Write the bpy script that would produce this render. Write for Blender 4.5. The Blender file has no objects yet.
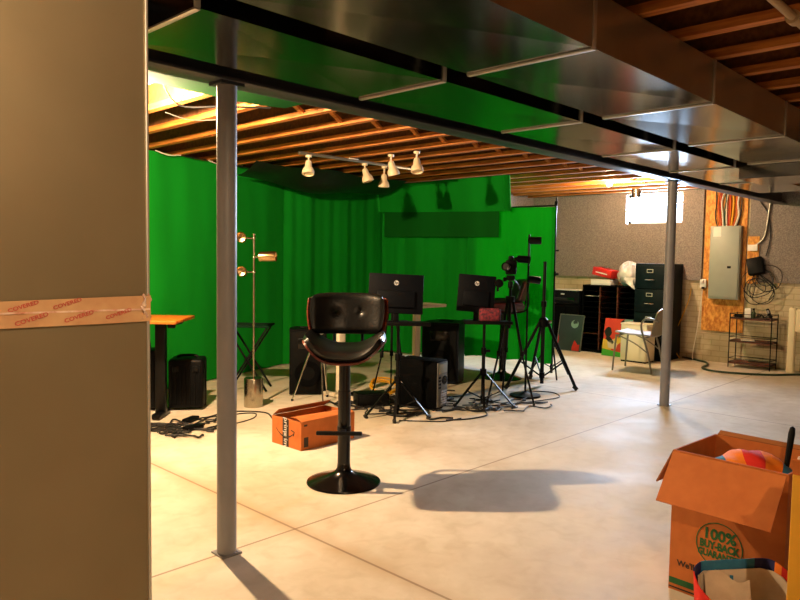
import bpy, bmesh, math, random
from mathutils import Vector, Matrix, Euler
PI = math.pi
R_ = math.radians
random.seed(7)
scn = bpy.context.scene
C = scn.collection

# ------------------------------------------------------------------ camera, world, lights, exposure
cd = bpy.data.cameras.new('camera'); cam = bpy.data.objects.new('camera', cd); C.objects.link(cam)
cd.sensor_width = 36.0; cd.lens = 697.0 / 800.0 * 36.0; cd.clip_start = 0.05
cam.matrix_world = Matrix(((0.694, 0.034, -0.719, 0), (-0.720, 0.054, -0.692, 0), (0.016, 0.998, 0.062, 1.37), (0, 0, 0, 1)))
_q = cam.matrix_world.to_quaternion(); _q.normalize()
cam.matrix_world = Matrix.Translation((0, 0, 1.37)) @ _q.to_matrix().to_4x4()
scn.camera = cam
scn.view_settings.view_transform = 'Standard'; scn.view_settings.look = 'None'
scn.view_settings.gamma = 1.0; scn.view_settings.use_curve_mapping = False
scn.view_settings.exposure = 0.45
w = bpy.data.worlds.new('sky'); scn.world = w; w.use_nodes = True
w.node_tree.nodes['Background'].inputs[0].default_value = (0.62, 0.78, 1.0, 1)
w.node_tree.nodes['Background'].inputs[1].default_value = 6.0
BULB = dict(left=405.0, right=110.0, behind=115.0)          # watts of light given off by the three bare bulbs
WARM = (1.0, 0.70, 0.40)
wl = bpy.data.lights.new('window_daylight', 'AREA'); wl.shape = 'RECTANGLE'; wl.size = 0.40; wl.size_y = 0.82
wl.energy = 390; wl.color = (0.55, 0.74, 1.0)
wo = bpy.data.objects.new('window_daylight', wl); C.objects.link(wo)
wo.location = (10.06, 4.39, 2.13); wo.rotation_euler = (0, R_(80), 0)

# ------------------------------------------------------------------ materials
def lin(c):
    return tuple(((x / 255) / 12.92 if x <= 10 else (((x / 255) + 0.055) / 1.055) ** 2.4) for x in c) + (1.0,)
M = {}
def mat(name, rgb, rough=0.6, metal=0.0, var=0.0, scale=8.0, stretch=(1, 1, 1), bump=0.0, rgb2=None, emit=None, spec=0.5, coat=0.0, lo=.35, hi=.65, detail=6):
    m = bpy.data.materials.new(name); m.use_nodes = True; nt = m.node_tree
    b = nt.nodes['Principled BSDF']; c = lin(rgb)
    b.inputs['Base Color'].default_value = c; b.inputs['Roughness'].default_value = rough
    b.inputs['Metallic'].default_value = metal; b.inputs['Specular IOR Level'].default_value = spec
    if coat: b.inputs['Coat Weight'].default_value = coat
    if emit:
        b.inputs['Emission Color'].default_value = lin(emit[0]); b.inputs['Emission Strength'].default_value = emit[1]
    if var or bump or rgb2:
        tc = nt.nodes.new('ShaderNodeTexCoord'); mp = nt.nodes.new('ShaderNodeMapping')
        mp.inputs['Scale'].default_value = stretch
        nz = nt.nodes.new('ShaderNodeTexNoise'); nz.inputs['Scale'].default_value = scale; nz.inputs['Detail'].default_value = detail
        nt.links.new(tc.outputs['Object'], mp.inputs[0]); nt.links.new(mp.outputs[0], nz.inputs['Vector'])
        rp = nt.nodes.new('ShaderNodeValToRGB')
        d = lin(rgb2) if rgb2 else tuple(max(0, x * (1 - var)) for x in c[:3]) + (1,)
        rp.color_ramp.elements[0].position = lo; rp.color_ramp.elements[1].position = hi
        rp.color_ramp.elements[0].color = d; rp.color_ramp.elements[1].color = c
        nt.links.new(nz.outputs['Fac'], rp.inputs[0]); nt.links.new(rp.outputs[0], b.inputs['Base Color'])
        if bump:
            bp = nt.nodes.new('ShaderNodeBump'); bp.inputs['Strength'].default_value = bump; bp.inputs['Distance'].default_value = 0.01
            nt.links.new(nz.outputs['Fac'], bp.inputs['Height']); nt.links.new(bp.outputs[0], b.inputs['Normal'])
    M[name] = m
    return m

mat('black_plastic', (8, 9, 11), .5, var=.3, scale=30, spec=.12)
mat('black_matte', (6, 7, 9), .7, var=.3, scale=40, spec=.05)
mat('black_metal', (7, 8, 10), .4, var=.2, scale=20, spec=.2)
mat('black_gloss', (6, 6, 7), .2, spec=.4)
mat('leather', (11, 11, 11), .36, var=.3, scale=60, bump=.12, spec=.4)
mat('walnut', (110, 42, 22), .35, rgb2=(60, 22, 12), scale=6, stretch=(1, 1, 14))
mat('rubber', (22, 22, 22), .7)
mat('cable_black', (18, 18, 19), .55)
mat('cable_yellow', (214, 158, 20), .5)
mat('cable_orange', (210, 96, 22), .5)
mat('cable_white', (214, 208, 192), .5)
mat('cable_red', (176, 40, 24), .5)
mat('cable_green', (38, 62, 42), .5)
mat('galvanised', (134, 136, 134), .15, 1.0, rgb2=(116, 118, 118), scale=1.6, bump=.03, detail=3)
mat('galvanised_lit_side', (176, 166, 148), .3, .8, rgb2=(158, 148, 130), scale=2.0, bump=.04, detail=3)  # paler, rougher copy for duct sides, standing in for reflections of the brighter room
mat('joist_web', (118, 70, 30), .75, rgb2=(86, 48, 20), scale=30)
mat('plenum_metal', (150, 137, 110), .42, .7, rgb2=(136, 124, 98), scale=2.2, bump=.05, detail=4)
mat('cleat_metal', (208, 206, 200), .42, .9)
mat('paint_grey', (138, 138, 144), .42, var=.12, scale=5)
mat('beam_paint', (44, 50, 62), .42, var=.25, scale=5)
mat('wood', (204, 128, 52), .62, rgb2=(160, 88, 30), scale=5, stretch=(9, .7, 9), bump=.06)
mat('subfloor', (150, 98, 48), .75, rgb2=(104, 62, 28), scale=22)
mat('desk_wood', (204, 112, 34), .4, rgb2=(176, 88, 24), scale=4, stretch=(1, 9, 1))
mat('osb', (232, 168, 76), .68, rgb2=(184, 108, 34), scale=34, stretch=(1, 1.0, .55), bump=.1)
mat('card', (196, 112, 50), .78, rgb2=(184, 102, 42), scale=14)
mat('card_inside', (168, 104, 56), .82, var=.1, scale=14)
mat('card_yellow', (214, 158, 36), .7, var=.1, scale=10)
mat('ink_green', (28, 92, 46), .7)
mat('ink_dark', (52, 40, 30), .7)
mat('ink_black', (24, 22, 22), .6)
mat('ink_red', (196, 92, 78), .6)
mat('tape_clear', (208, 170, 126), .35, rgb2=(194, 150, 110), scale=25, coat=.4)
mat('tape_bunch', (238, 218, 200), .2, rgb2=(206, 140, 116), scale=60, coat=.6)
mat('nickel', (176, 168, 150), .26, 1.0)
mat('brass', (206, 176, 128), .25, 1.0)
mat('chrome', (206, 204, 198), .16, 1.0)
mat('white_paint', (226, 214, 190), .5)
mat('white_plastic', (232, 230, 224), .5, var=.05)
mat('cream_plastic', (228, 214, 178), .5)
mat('bin_white', (238, 228, 204), .5)
mat('spot_cream', (226, 204, 168), .4)
mat('screen_back', (11, 14, 20), .55, spec=.1)
mat('logo', (206, 208, 210), .4)
mat('panel_grey', (152, 158, 148), .45, var=.05)
mat('pc_grey', (128, 128, 126), .4, .6, var=.2, scale=40)
mat('cab_green', (5, 20, 25), .5, var=.2, scale=8, spec=.12)
mat('speaker_blue', (8, 12, 22), .5, spec=.12)
mat('grille', (7, 8, 9), .7, bump=.4, scale=400, var=.3, spec=.15)
mat('sheet_black', (20, 19, 18), .35, var=.3, scale=6, bump=.3)
mat('red_box', (206, 34, 26), .5, var=.2, scale=12)
mat('bag_film', (222, 220, 214), .3, rgb2=(188, 186, 182), scale=9, bump=.6)
mat('paper', (226, 222, 212), .7)
mat('poster_dark', (44, 62, 66), .5, var=.2, scale=6)
mat('poster_red', (214, 64, 44), .5)
mat('poster_teal', (124, 158, 150), .5)
mat('poster_green', (66, 168, 50), .5)
mat('poster_yellow', (228, 190, 74), .5)
mat('poster_black', (26, 22, 24), .5)
mat('poster_cream', (226, 206, 180), .5)
mat('chair_grey', (150, 138, 122), .45)
mat('chair_seat', (176, 172, 176), .4)
mat('chair_metal', (138, 130, 116), .35, .7)
mat('rack_wood', (112, 54, 34), .5, rgb2=(82, 38, 24), scale=10)
mat('fabric_pink', (150, 52, 66), .85, rgb2=(60, 34, 52), scale=55)
mat('dark_red', (72, 20, 18), .45)
mat('bag_blue', (48, 128, 170), .75, rgb2=(36, 104, 150), scale=20)
mat('bag_navy', (24, 30, 92), .75)
mat('bag_orange', (240, 128, 24), .75)
mat('bag_red', (212, 34, 22), .75)
mat('bag_lining', (222, 208, 188), .85, rgb2=(204, 186, 164), scale=14, bump=.3)
mat('conduit', (150, 148, 138), .35, .8)
mat('pvc', (176, 150, 118), .5)
mat('green_case', (52, 66, 36), .6)

def cloth_mat(name, rgb, rgb2, trans):
    m = mat(name, rgb, .9, rgb2=rgb2, scale=2.2, stretch=(1, 1, .25), spec=.15)
    nt = m.node_tree; b = nt.nodes['Principled BSDF']; out = nt.nodes['Material Output']
    t = nt.nodes.new('ShaderNodeBsdfTranslucent'); t.inputs[0].default_value = lin(rgb)
    mx = nt.nodes.new('ShaderNodeMixShader'); mx.inputs[0].default_value = trans
    nt.links.new(b.outputs[0], mx.inputs[1]); nt.links.new(t.outputs[0], mx.inputs[2]); nt.links.new(mx.outputs[0], out.inputs[0])
cloth_mat('green_cloth', (12, 150, 36), (8, 132, 28), .12)
cloth_mat('green_cloth_lit', (20, 172, 44), (14, 156, 36), .4)  # more translucent, with its green lightened to stand in for light from behind
cloth_mat('green_cloth_double', (8, 98, 22), (6, 86, 18), .05)
cloth_mat('dark_cloth', (10, 46, 26), (8, 36, 22), .0)

# bulb glass that glows
def bulb_mat(name, watts, r):
    m = bpy.data.materials.new(name); m.use_nodes = True; nt = m.node_tree
    for n in list(nt.nodes):
        if n.type == 'BSDF_PRINCIPLED': nt.nodes.remove(n)
    e = nt.nodes.new('ShaderNodeEmission'); e.inputs[0].default_value = WARM + (1,)
    e.inputs[1].default_value = watts / (PI * 4 * PI * r * r)
    nt.links.new(e.outputs[0], nt.nodes['Material Output'].inputs[0]); M[name] = m
for k, v in BULB.items(): bulb_mat('bulb_' + k, v, .032)

# window glass: a thin clear pane
m = bpy.data.materials.new('glass'); m.use_nodes = True; nt = m.node_tree
g = nt.nodes.new('ShaderNodeBsdfGlossy'); g.inputs['Roughness'].default_value = .05
t = nt.nodes.new('ShaderNodeBsdfTransparent'); mx = nt.nodes.new('ShaderNodeMixShader'); mx.inputs[0].default_value = .08
nt.links.new(t.outputs[0], mx.inputs[1]); nt.links.new(g.outputs[0], mx.inputs[2]); nt.links.new(mx.outputs[0], nt.nodes['Material Output'].inputs[0])
M['glass'] = m

# concrete floor with saw-cut joints, stains and slight polish
def floor_mat():
    m = bpy.data.materials.new('concrete_floor'); m.use_nodes = True; nt = m.node_tree; N = nt.nodes; L = nt.links
    b = N['Principled BSDF']; b.inputs['Specular IOR Level'].default_value = .3
    tc = N.new('ShaderNodeTexCoord'); sp = N.new('ShaderNodeSeparateXYZ'); L.new(tc.outputs['Object'], sp.inputs[0])
    n1 = N.new('ShaderNodeTexNoise'); n1.inputs['Scale'].default_value = 1.1; n1.inputs['Detail'].default_value = 7; n1.inputs['Roughness'].default_value = .6
    n2 = N.new('ShaderNodeTexNoise'); n2.inputs['Scale'].default_value = 9; n2.inputs['Detail'].default_value = 8; n2.inputs['Distortion'].default_value = .6
    L.new(tc.outputs['Object'], n1.inputs['Vector']); L.new(tc.outputs['Object'], n2.inputs['Vector'])
    r1 = N.new('ShaderNodeValToRGB'); r1.color_ramp.elements[0].position = .34; r1.color_ramp.elements[1].position = .62
    r1.color_ramp.elements[0].color = lin((196, 182, 158)); r1.color_ramp.elements[1].color = lin((222, 213, 196))
    L.new(n1.outputs['Fac'], r1.inputs[0])
    r2 = N.new('ShaderNodeValToRGB'); r2.color_ramp.elements[0].position = .3; r2.color_ramp.elements[1].position = .55
    r2.color_ramp.elements[0].color = (.90, .88, .84, 1); r2.color_ramp.elements[1].color = (1, 1, 1, 1)
    L.new(n2.outputs['Fac'], r2.inputs[0])
    mul = N.new('ShaderNodeMix'); mul.data_type = 'RGBA'; mul.blend_type = 'MULTIPLY'; mul.inputs[0].default_value = 1
    L.new(r1.outputs[0], mul.inputs[6]); L.new(r2.outputs[0], mul.inputs[7])
    last = mul.outputs[2]
    def near(axis, pos, wdt, col, amount, soft=False):
        nonlocal last
        s = N.new('ShaderNodeMath'); s.operation = 'SUBTRACT'; s.inputs[1].default_value = pos; L.new(sp.outputs[axis], s.inputs[0])
        a = N.new('ShaderNodeMath'); a.operation = 'ABSOLUTE'; L.new(s.outputs[0], a.inputs[0])
        mr = N.new('ShaderNodeMapRange'); mr.inputs[1].default_value = 0 if soft else wdt * .7; mr.inputs[2].default_value = wdt
        mr.inputs[3].default_value = amount; mr.inputs[4].default_value = 0; L.new(a.outputs[0], mr.inputs[0])
        f = mr.outputs[0]
        if soft:
            mm = N.new('ShaderNodeMath'); mm.operation = 'MULTIPLY'; L.new(f, mm.inputs[0]); L.new(n2.outputs['Fac'], mm.inputs[1]); f = mm.outputs[0]
        x = N.new('ShaderNodeMix'); x.data_type = 'RGBA'; x.inputs[7].default_value = lin(col)
        L.new(f, x.inputs[0]); L.new(last, x.inputs[6]); last = x.outputs[2]
    near('X', 2.11, .10, (168, 132, 78), .8, True)
    for p in (-2.27, 2.11, 6.49): near('X', p, .008, (112, 84, 56), .6)
    for p in (-1.65, 2.735, 7.1): near('Y', p, .008, (112, 84, 56), .6)
    L.new(last, b.inputs['Base Color'])
    rr = N.new('ShaderNodeMapRange'); rr.inputs[1].default_value = .35; rr.inputs[2].default_value = .65; rr.inputs[3].default_value = .55; rr.inputs[4].default_value = .75
    L.new(n1.outputs['Fac'], rr.inputs[0]); L.new(rr.outputs[0], b.inputs['Roughness'])
    bp = N.new('ShaderNodeBump'); bp.inputs['Strength'].default_value = .12; bp.inputs['Distance'].default_value = .01
    L.new(n2.outputs['Fac'], bp.inputs['Height']); L.new(bp.outputs[0], b.inputs['Normal'])
    M['concrete_floor'] = m
floor_mat()

def block_wall_mat(name, swap):
    m = bpy.data.materials.new(name); m.use_nodes = True; nt = m.node_tree; N = nt.nodes; L = nt.links
    b = N['Principled BSDF']; b.inputs['Roughness'].default_value = .8
    tc = N.new('ShaderNodeTexCoord'); sp = N.new('ShaderNodeSeparateXYZ'); cb = N.new('ShaderNodeCombineXYZ')
    L.new(tc.outputs['Object'], sp.inputs[0]); L.new(sp.outputs['Y' if swap else 'X'], cb.inputs[0]); L.new(sp.outputs['Z'], cb.inputs[1])
    bk = N.new('ShaderNodeTexBrick'); L.new(cb.outputs[0], bk.inputs['Vector'])
    bk.inputs['Color1'].default_value = lin((204, 190, 160)); bk.inputs['Color2'].default_value = lin((198, 183, 150)); bk.inputs['Mortar'].default_value = lin((182, 166, 134))
    bk.inputs['Scale'].default_value = 1.0; bk.inputs['Brick Width'].default_value = .22; bk.inputs['Row Height'].default_value = .075
    bk.inputs['Mortar Size'].default_value = .006
    nz = N.new('ShaderNodeTexNoise'); nz.inputs['Scale'].default_value = 5; nz.inputs['Detail'].default_value = 8; L.new(tc.outputs['Object'], nz.inputs['Vector'])
    rp = N.new('ShaderNodeValToRGB'); rp.color_ramp.elements[0].color = (.78, .76, .72, 1); rp.color_ramp.elements[1].color = (1, 1, 1, 1)
    rp.color_ramp.elements[0].position = .3; rp.color_ramp.elements[1].position = .6
    L.new(nz.outputs['Fac'], rp.inputs[0])
    mul = N.new('ShaderNodeMix'); mul.data_type = 'RGBA'; mul.blend_type = 'MULTIPLY'; mul.inputs[0].default_value = 1
    L.new(bk.outputs['Color'], mul.inputs[6]); L.new(rp.outputs[0], mul.inputs[7]); L.new(mul.outputs[2], b.inputs['Base Color'])
    bp = N.new('ShaderNodeBump'); bp.inputs['Strength'].default_value = .2; bp.inputs['Distance'].default_value = .006
    L.new(bk.outputs['Fac'], bp.inputs['Height']); bp.invert = True; L.new(bp.outputs[0], b.inputs['Normal'])
    M[name] = m
block_wall_mat('block_wall_x', True); block_wall_mat('block_wall_y', False)
mat('insulation', (146, 136, 130), .9, rgb2=(112, 104, 100), scale=70, bump=.2, detail=3)

# ------------------------------------------------------------------ mesh builder
class MB:
    def __init__(s): s.v = []; s.f = []
    def add(s, vs, fs, mtx=None):
        o = len(s.v)
        s.v += [tuple((mtx @ Vector(p)) if mtx else p) for p in vs]
        s.f += [tuple(i + o for i in f) for f in fs]
        return s
    def box(s, c, d, bev=0.0, rot=None, seg=2):
        bm = bmesh.new(); bmesh.ops.create_cube(bm, size=1.0)
        bmesh.ops.scale(bm, vec=d, verts=bm.verts)
        if bev: bmesh.ops.bevel(bm, geom=list(bm.edges), offset=min(bev, min(d) * .49), segments=seg, affect='EDGES', profile=.5)
        bm.verts.index_update()
        mt = Matrix.Translation(c)
        if rot is not None: mt = mt @ (Euler(rot).to_matrix().to_4x4() if not isinstance(rot, Matrix) else rot)
        s.add([v.co.copy() for v in bm.verts], [[v.index for v in f.verts] for f in bm.faces], mt); bm.free()
        return s
    def between(s, p0, p1, w, h):       # a bar of section w x h from p0 to p1
        p0, p1 = Vector(p0), Vector(p1); d = p1 - p0
        return s.box((p0 + p1) / 2, (w, h, d.length), 0, d.to_track_quat('Z', 'Y').to_matrix().to_4x4())
    def lathe(s, prof, n=32, mtx=None, cap=True):
        vs = []; fs = []; k = len(prof)
        for i in range(n):
            a = 2 * PI * i / n
            for r, z in prof: vs.append((r * math.cos(a), r * math.sin(a), z))
        for i in range(n):
            j = (i + 1) % n
            for q in range(k - 1): fs.append((i * k + q, j * k + q, j * k + q + 1, i * k + q + 1))
        if cap:
            fs.append(tuple(i * k for i in reversed(range(n)))); fs.append(tuple(i * k + k - 1 for i in range(n)))
        return s.add(vs, fs, mtx)
    def cyl(s, p0, p1, r0, r1=None, n=16):
        p0, p1 = Vector(p0), Vector(p1); d = p1 - p0; r1 = r0 if r1 is None else r1
        return s.lathe([(r0, 0), (r1, d.length)], n, Matrix.Translation(p0) @ d.to_track_quat('Z', 'Y').to_matrix().to_4x4())
    def turned(s, p0, p1, prof, n=20):   # lathe profile (r, t*length) along p0->p1
        p0, p1 = Vector(p0), Vector(p1); d = p1 - p0
        return s.lathe([(r, t * d.length) for r, t in prof], n, Matrix.Translation(p0) @ d.to_track_quat('Z', 'Y').to_matrix().to_4x4())
    def sphere(s, c, r, n=16, sq=(1, 1, 1)):
        pr = [(max(1e-4, r * math.sin(PI * i / n)), -r * math.cos(PI * i / n)) for i in range(n + 1)]
        return s.lathe(pr, n * 2, Matrix.Translation(c) @ Matrix.Diagonal((*sq, 1)))
    def tube(s, pts, r, n=8, sub=5):
        P = [Vector(p) for p in pts]
        if sub > 1 and len(P) > 2:
            Q = []
            for i in range(len(P) - 1):
                a, b, c, d = P[max(i - 1, 0)], P[i], P[i + 1], P[min(i + 2, len(P) - 1)]
                for k in range(sub):
                    t = k / sub
                    Q.append(.5 * ((2 * b) + (c - a) * t + (2 * a - 5 * b + 4 * c - d) * t * t + (3 * b - a - 3 * c + d) * t ** 3))
            Q.append(P[-1]); P = Q
        vs = []; fs = []; up = Vector((0, 0, 1)); prev = None
        for i, p in enumerate(P):
            t = (P[min(i + 1, len(P) - 1)] - P[max(i - 1, 0)])
            t = t.normalized() if t.length > 1e-9 else Vector((0, 0, 1))
            if prev is None: x = t.cross(up if abs(t.z) < .9 else Vector((1, 0, 0))).normalized()
            else:
                x = prev - t * prev.dot(t); x = x.normalized() if x.length > 1e-6 else t.orthogonal().normalized()
            prev = x; y = t.cross(x)
            for k in range(n):
                a = 2 * PI * k / n; vs.append(p + (x * math.cos(a) + y * math.sin(a)) * r)
        for i in range(len(P) - 1):
            for k in range(n):
                k2 = (k + 1) % n; fs.append((i * n + k, i * n + k2, (i + 1) * n + k2, (i + 1) * n + k))
        fs.append(tuple(reversed(range(n)))); fs.append(tuple((len(P) - 1) * n + k for k in range(n)))
        return s.add(vs, fs)
    def sheet(s, fn, nu, nv, th):        # a sheet fn(u,v) given thickness th along its normal
        g = [[Vector(fn(i / nu, j / nv)) for j in range(nv + 1)] for i in range(nu + 1)]
        top = []; bot = []
        for i in range(nu + 1):
            for j in range(nv + 1):
                du = g[min(i + 1, nu)][j] - g[max(i - 1, 0)][j]; dv = g[i][min(j + 1, nv)] - g[i][max(j - 1, 0)]
                n = du.cross(dv); n = n.normalized() if n.length > 1e-12 else Vector((0, 0, 1))
                top.append(g[i][j] + n * th / 2); bot.append(g[i][j] - n * th / 2)
        k = nv + 1; o = len(top); fs = []
        for i in range(nu):
            for j in range(nv):
                a, b, c, d = i * k + j, (i + 1) * k + j, (i + 1) * k + j + 1, i * k + j + 1
                fs.append((a, b, c, d)); fs.append((o + d, o + c, o + b, o + a))
        for i in range(nu):
            a, b = i * k, (i + 1) * k; fs.append((b, a, o + a, o + b)); a, b = i * k + nv, (i + 1) * k + nv; fs.append((a, b, o + b, o + a))
        for j in range(nv):
            a, b = j, j + 1; fs.append((a, b, o + b, o + a)); a, b = nu * k + j, nu * k + j + 1; fs.append((b, a, o + a, o + b))
        return s.add(top + bot, fs)
    def prism(s, poly, h, mtx=None):     # flat outline in xy, extruded in z
        n = len(poly)
        vs = [(x, y, 0) for x, y in poly] + [(x, y, h) for x, y in poly]
        fs = [tuple(reversed(range(n))), tuple(range(n, 2 * n))] + [(i, (i + 1) % n, n + (i + 1) % n, n + i) for i in range(n)]
        return s.add(vs, fs, mtx)
    def build(s, name, m, parent=None, angle=38):
        me = bpy.data.meshes.new(name); me.from_pydata([tuple(v) for v in s.v], [], s.f); me.validate()
        for p in me.polygons: p.use_smooth = True
        me.set_sharp_from_angle(angle=R_(angle))
        me.materials.append(M[m] if isinstance(m, str) else m)
        o = bpy.data.objects.new(name, me); C.objects.link(o)
        if parent: o.parent = parent
        return o

def tag(o, label, cat, group=None, kind=None):
    o['label'] = label; o['category'] = cat
    if group: o['group'] = group
    if kind: o['kind'] = kind
    return o
def thing(name, label, cat, loc=(0, 0, 0), rz=0.0, group=None):
    o = bpy.data.objects.new(name, None); C.objects.link(o); o.empty_display_size = .1
    o.location = loc; o.rotation_euler = (0, 0, R_(rz))
    return tag(o, label, cat, group)
def structure(o, label, cat): return tag(o, label, cat, None, 'structure')
def copy_tree(o, parent=None):
    c = o.copy(); C.objects.link(c)
    if parent: c.parent = parent
    for ch in list(o.children): copy_tree(ch, c)
    return c
def text(body, size, m, parent, mtx, name='lettering', align='CENTER', ext=.0004, shear=0.0, bold=0.0, squeeze=1.0):
    cu = bpy.data.curves.new('t', 'FONT'); cu.body = body; cu.size = size; cu.extrude = ext; cu.align_x = align; cu.align_y = 'CENTER'
    cu.shear = shear; cu.offset = bold; cu.resolution_u = 3
    to = bpy.data.objects.new('t', cu); C.objects.link(to)
    dg = bpy.context.evaluated_depsgraph_get(); dg.update()
    me = bpy.data.meshes.new_from_object(to.evaluated_get(dg)); me.name = name
    bpy.data.objects.remove(to); bpy.data.curves.remove(cu)
    me.transform(mtx @ Matrix.Diagonal((squeeze, 1, 1, 1))); me.materials.clear(); me.materials.append(M[m])
    o = bpy.data.objects.new(name, me); C.objects.link(o)
    if parent: o.parent = parent
    return o
STAND = Matrix.Rotation(PI / 2, 4, 'X')           # text lying in xy -> standing, facing local -y
def at(x, y, z): return Matrix.Translation((x, y, z))

# ------------------------------------------------------------------ the room
structure(MB().box((3.4, 1.6, -.1), (13.2, 11.6, .2)).build('floor', 'concrete_floor'), 'bare concrete basement floor with saw-cut joints', 'floor')
structure(MB().box((3.4, 1.6, 2.63), (13.2, 11.6, .06)).build('ceiling', 'subfloor'), 'wooden subfloor boards above the open ceiling joists', 'ceiling')
# wall_right, with the opening of the basement window
WY0, WY1, WZ0, WZ1 = 3.97, 4.81, 1.91, 2.34
def holed(x0, x1, y0, y1, z0, z1):
    b = MB()
    b.box(((x0 + x1) / 2, (y0 + y1) / 2, (z0 + WZ0) / 2), (x1 - x0, y1 - y0, WZ0 - z0))
    b.box(((x0 + x1) / 2, (y0 + y1) / 2, (WZ1 + z1) / 2), (x1 - x0, y1 - y0, z1 - WZ1))
    b.box(((x0 + x1) / 2, (y0 + WY0) / 2, (WZ0 + WZ1) / 2), (x1 - x0, WY0 - y0, WZ1 - WZ0))
    b.box(((x0 + x1) / 2, (y1 + WY1) / 2, (WZ0 + WZ1) / 2), (x1 - x0, y1 - WY1, WZ1 - WZ0))
    return b
structure(holed(9.86, 10.0, -4.2, 6.5, 0, 2.42).build('wall_right', 'block_wall_x'), 'cream block-patterned concrete wall behind the metal shelf rack', 'wall')
structure(MB().box((9.93, 1.2, 2.51), (.14, 10.7, .18)).build('trim_1', 'wood'), 'wooden rim board on top of the concrete wall', 'trim')
structure(MB().box((8.64, 6.54, 1.3), (2.72, .16, 2.6)).build('wall_back', 'block_wall_y'), 'short return of concrete wall behind the green backdrop', 'wall')
structure(MB().box((7.36, 6.97, 1.3), (.16, .7, 2.6)).build('wall_back_return', 'block_wall_x'), 'concrete wall step behind the green screen corner', 'wall')
structure(MB().box((2.1, 7.4, 1.3), (10.6, .16, 2.6)).build('wall_left', 'block_wall_y'), 'concrete wall behind the long green curtain', 'wall')
structure(MB().box((-3.1, 1.6, 1.3), (.2, 11.6, 2.6)).build('wall_rear', 'block_wall_x'), 'concrete wall behind the viewer', 'wall')
structure(MB().box((3.4, -4.1, 1.3), (13.2, .2, 2.6)).build('wall_front', 'block_wall_y'), 'concrete wall at the near side of the basement', 'wall')
# insulation boards on the upper wall
def board(y0, y1, lab, z0=1.11, z1=2.39, hole=False):
    b = holed(9.81, 9.86, y0, y1, z0, z1) if hole else MB().box((9.835, (y0 + y1) / 2, (z0 + z1) / 2), (.05, y1 - y0 - .004, z1 - z0))
    structure(b.build('insulation_board', 'insulation'), lab, 'insulation')
board(5.44, 6.44, 'grey speckled insulation board in the wall corner left of the shelves')
board(3.68, 5.44, 'grey speckled insulation board around the basement window', hole=True)
board(1.3, 3.08, 'grey speckled insulation board right of the electrical panel')
structure(MB().box((8.6, 6.44, 1.75), (2.4, .04, 1.28)).build('insulation_board', 'insulation'), 'grey insulation board on the wall behind the green backdrop', 'insulation')
# window
wn = MB()
for z in (WZ0 + .02, WZ1 - .02): wn.box((9.93, 4.39, z), (.05, .84, .04))
for y in (WY0 + .02, WY1 - .02): wn.box((9.93, y, 2.125), (.05, .04, .43))
wn.box((9.93, 4.39, 2.2), (.04, .8, .025))
win = structure(wn.build('window_1', 'white_plastic'), 'bright basement window high in the grey wall', 'window')
MB().box((9.945, 4.39, 2.125), (.006, .8, .39)).build('window_pane', 'glass', win)

# joists and bridging
JX = [2.755 + .406 * k for k in range(-13, 18)]
for x in JX:
    jo = structure(MB().box((x, 1.6, 2.381), (.060, 11.3, .040)).build('ceiling_joist', 'wood'), 'wooden I-shaped ceiling joist running above the steel beam', 'joist')
    MB().box((x, 1.6, 2.4805), (.012, 11.3, .159)).build('web', 'joist_web', jo)
    MB().box((x, 1.6, 2.58), (.060, 11.3, .040)).build('top_flange', 'wood', jo)
for i, x in enumerate(JX):
    if 1.5 < x < 9.4:
        b = MB(); jy = random.uniform(-.05, .05)
        b.between((x + .035, 3.98 + jy, 2.385), (x + .371, 3.98 + jy, 2.57), .04, .02)
        b.between((x + .035, 4.04 + jy, 2.57), (x + .371, 4.04 + jy, 2.385), .04, .02)
        structure(b.build('joist_bridging', 'wood'), 'crossed wooden bridging between two joists', 'bridging')
# steel beam
b = MB()
b.box((3.43, 2.725, 2.127), (12.8, .14, .014), .002); b.box((3.43, 2.725, 2.353), (12.8, .14, .014), .002); b.box((3.43, 2.725, 2.24), (12.8, .012, .22))
structure(b.build('steel_beam', 'beam_paint'), 'dark painted steel beam across the basement on two posts', 'beam')
# posts
def post(x, y, label):
    t = thing('support_post', label, 'post', (x, y, 0), 0, 'steel support posts')
    MB().cyl((0, 0, .008), (0, 0, 2.108), .044, n=32).build('shaft', 'paint_grey', t)
    MB().box((0, 0, .004), (.10, .10, .008)).build('base_plate', 'paint_grey', t)
    MB().box((0, 0, 2.114), (.115, .105, .012)).build('cap_plate', 'beam_paint', t)
post(1.712, 2.725, 'grey round steel post in front of the long green curtain and tall lamp')
post(6.482, 2.725, 'grey round steel post beside the metal armchair and filing cabinet')

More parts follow.
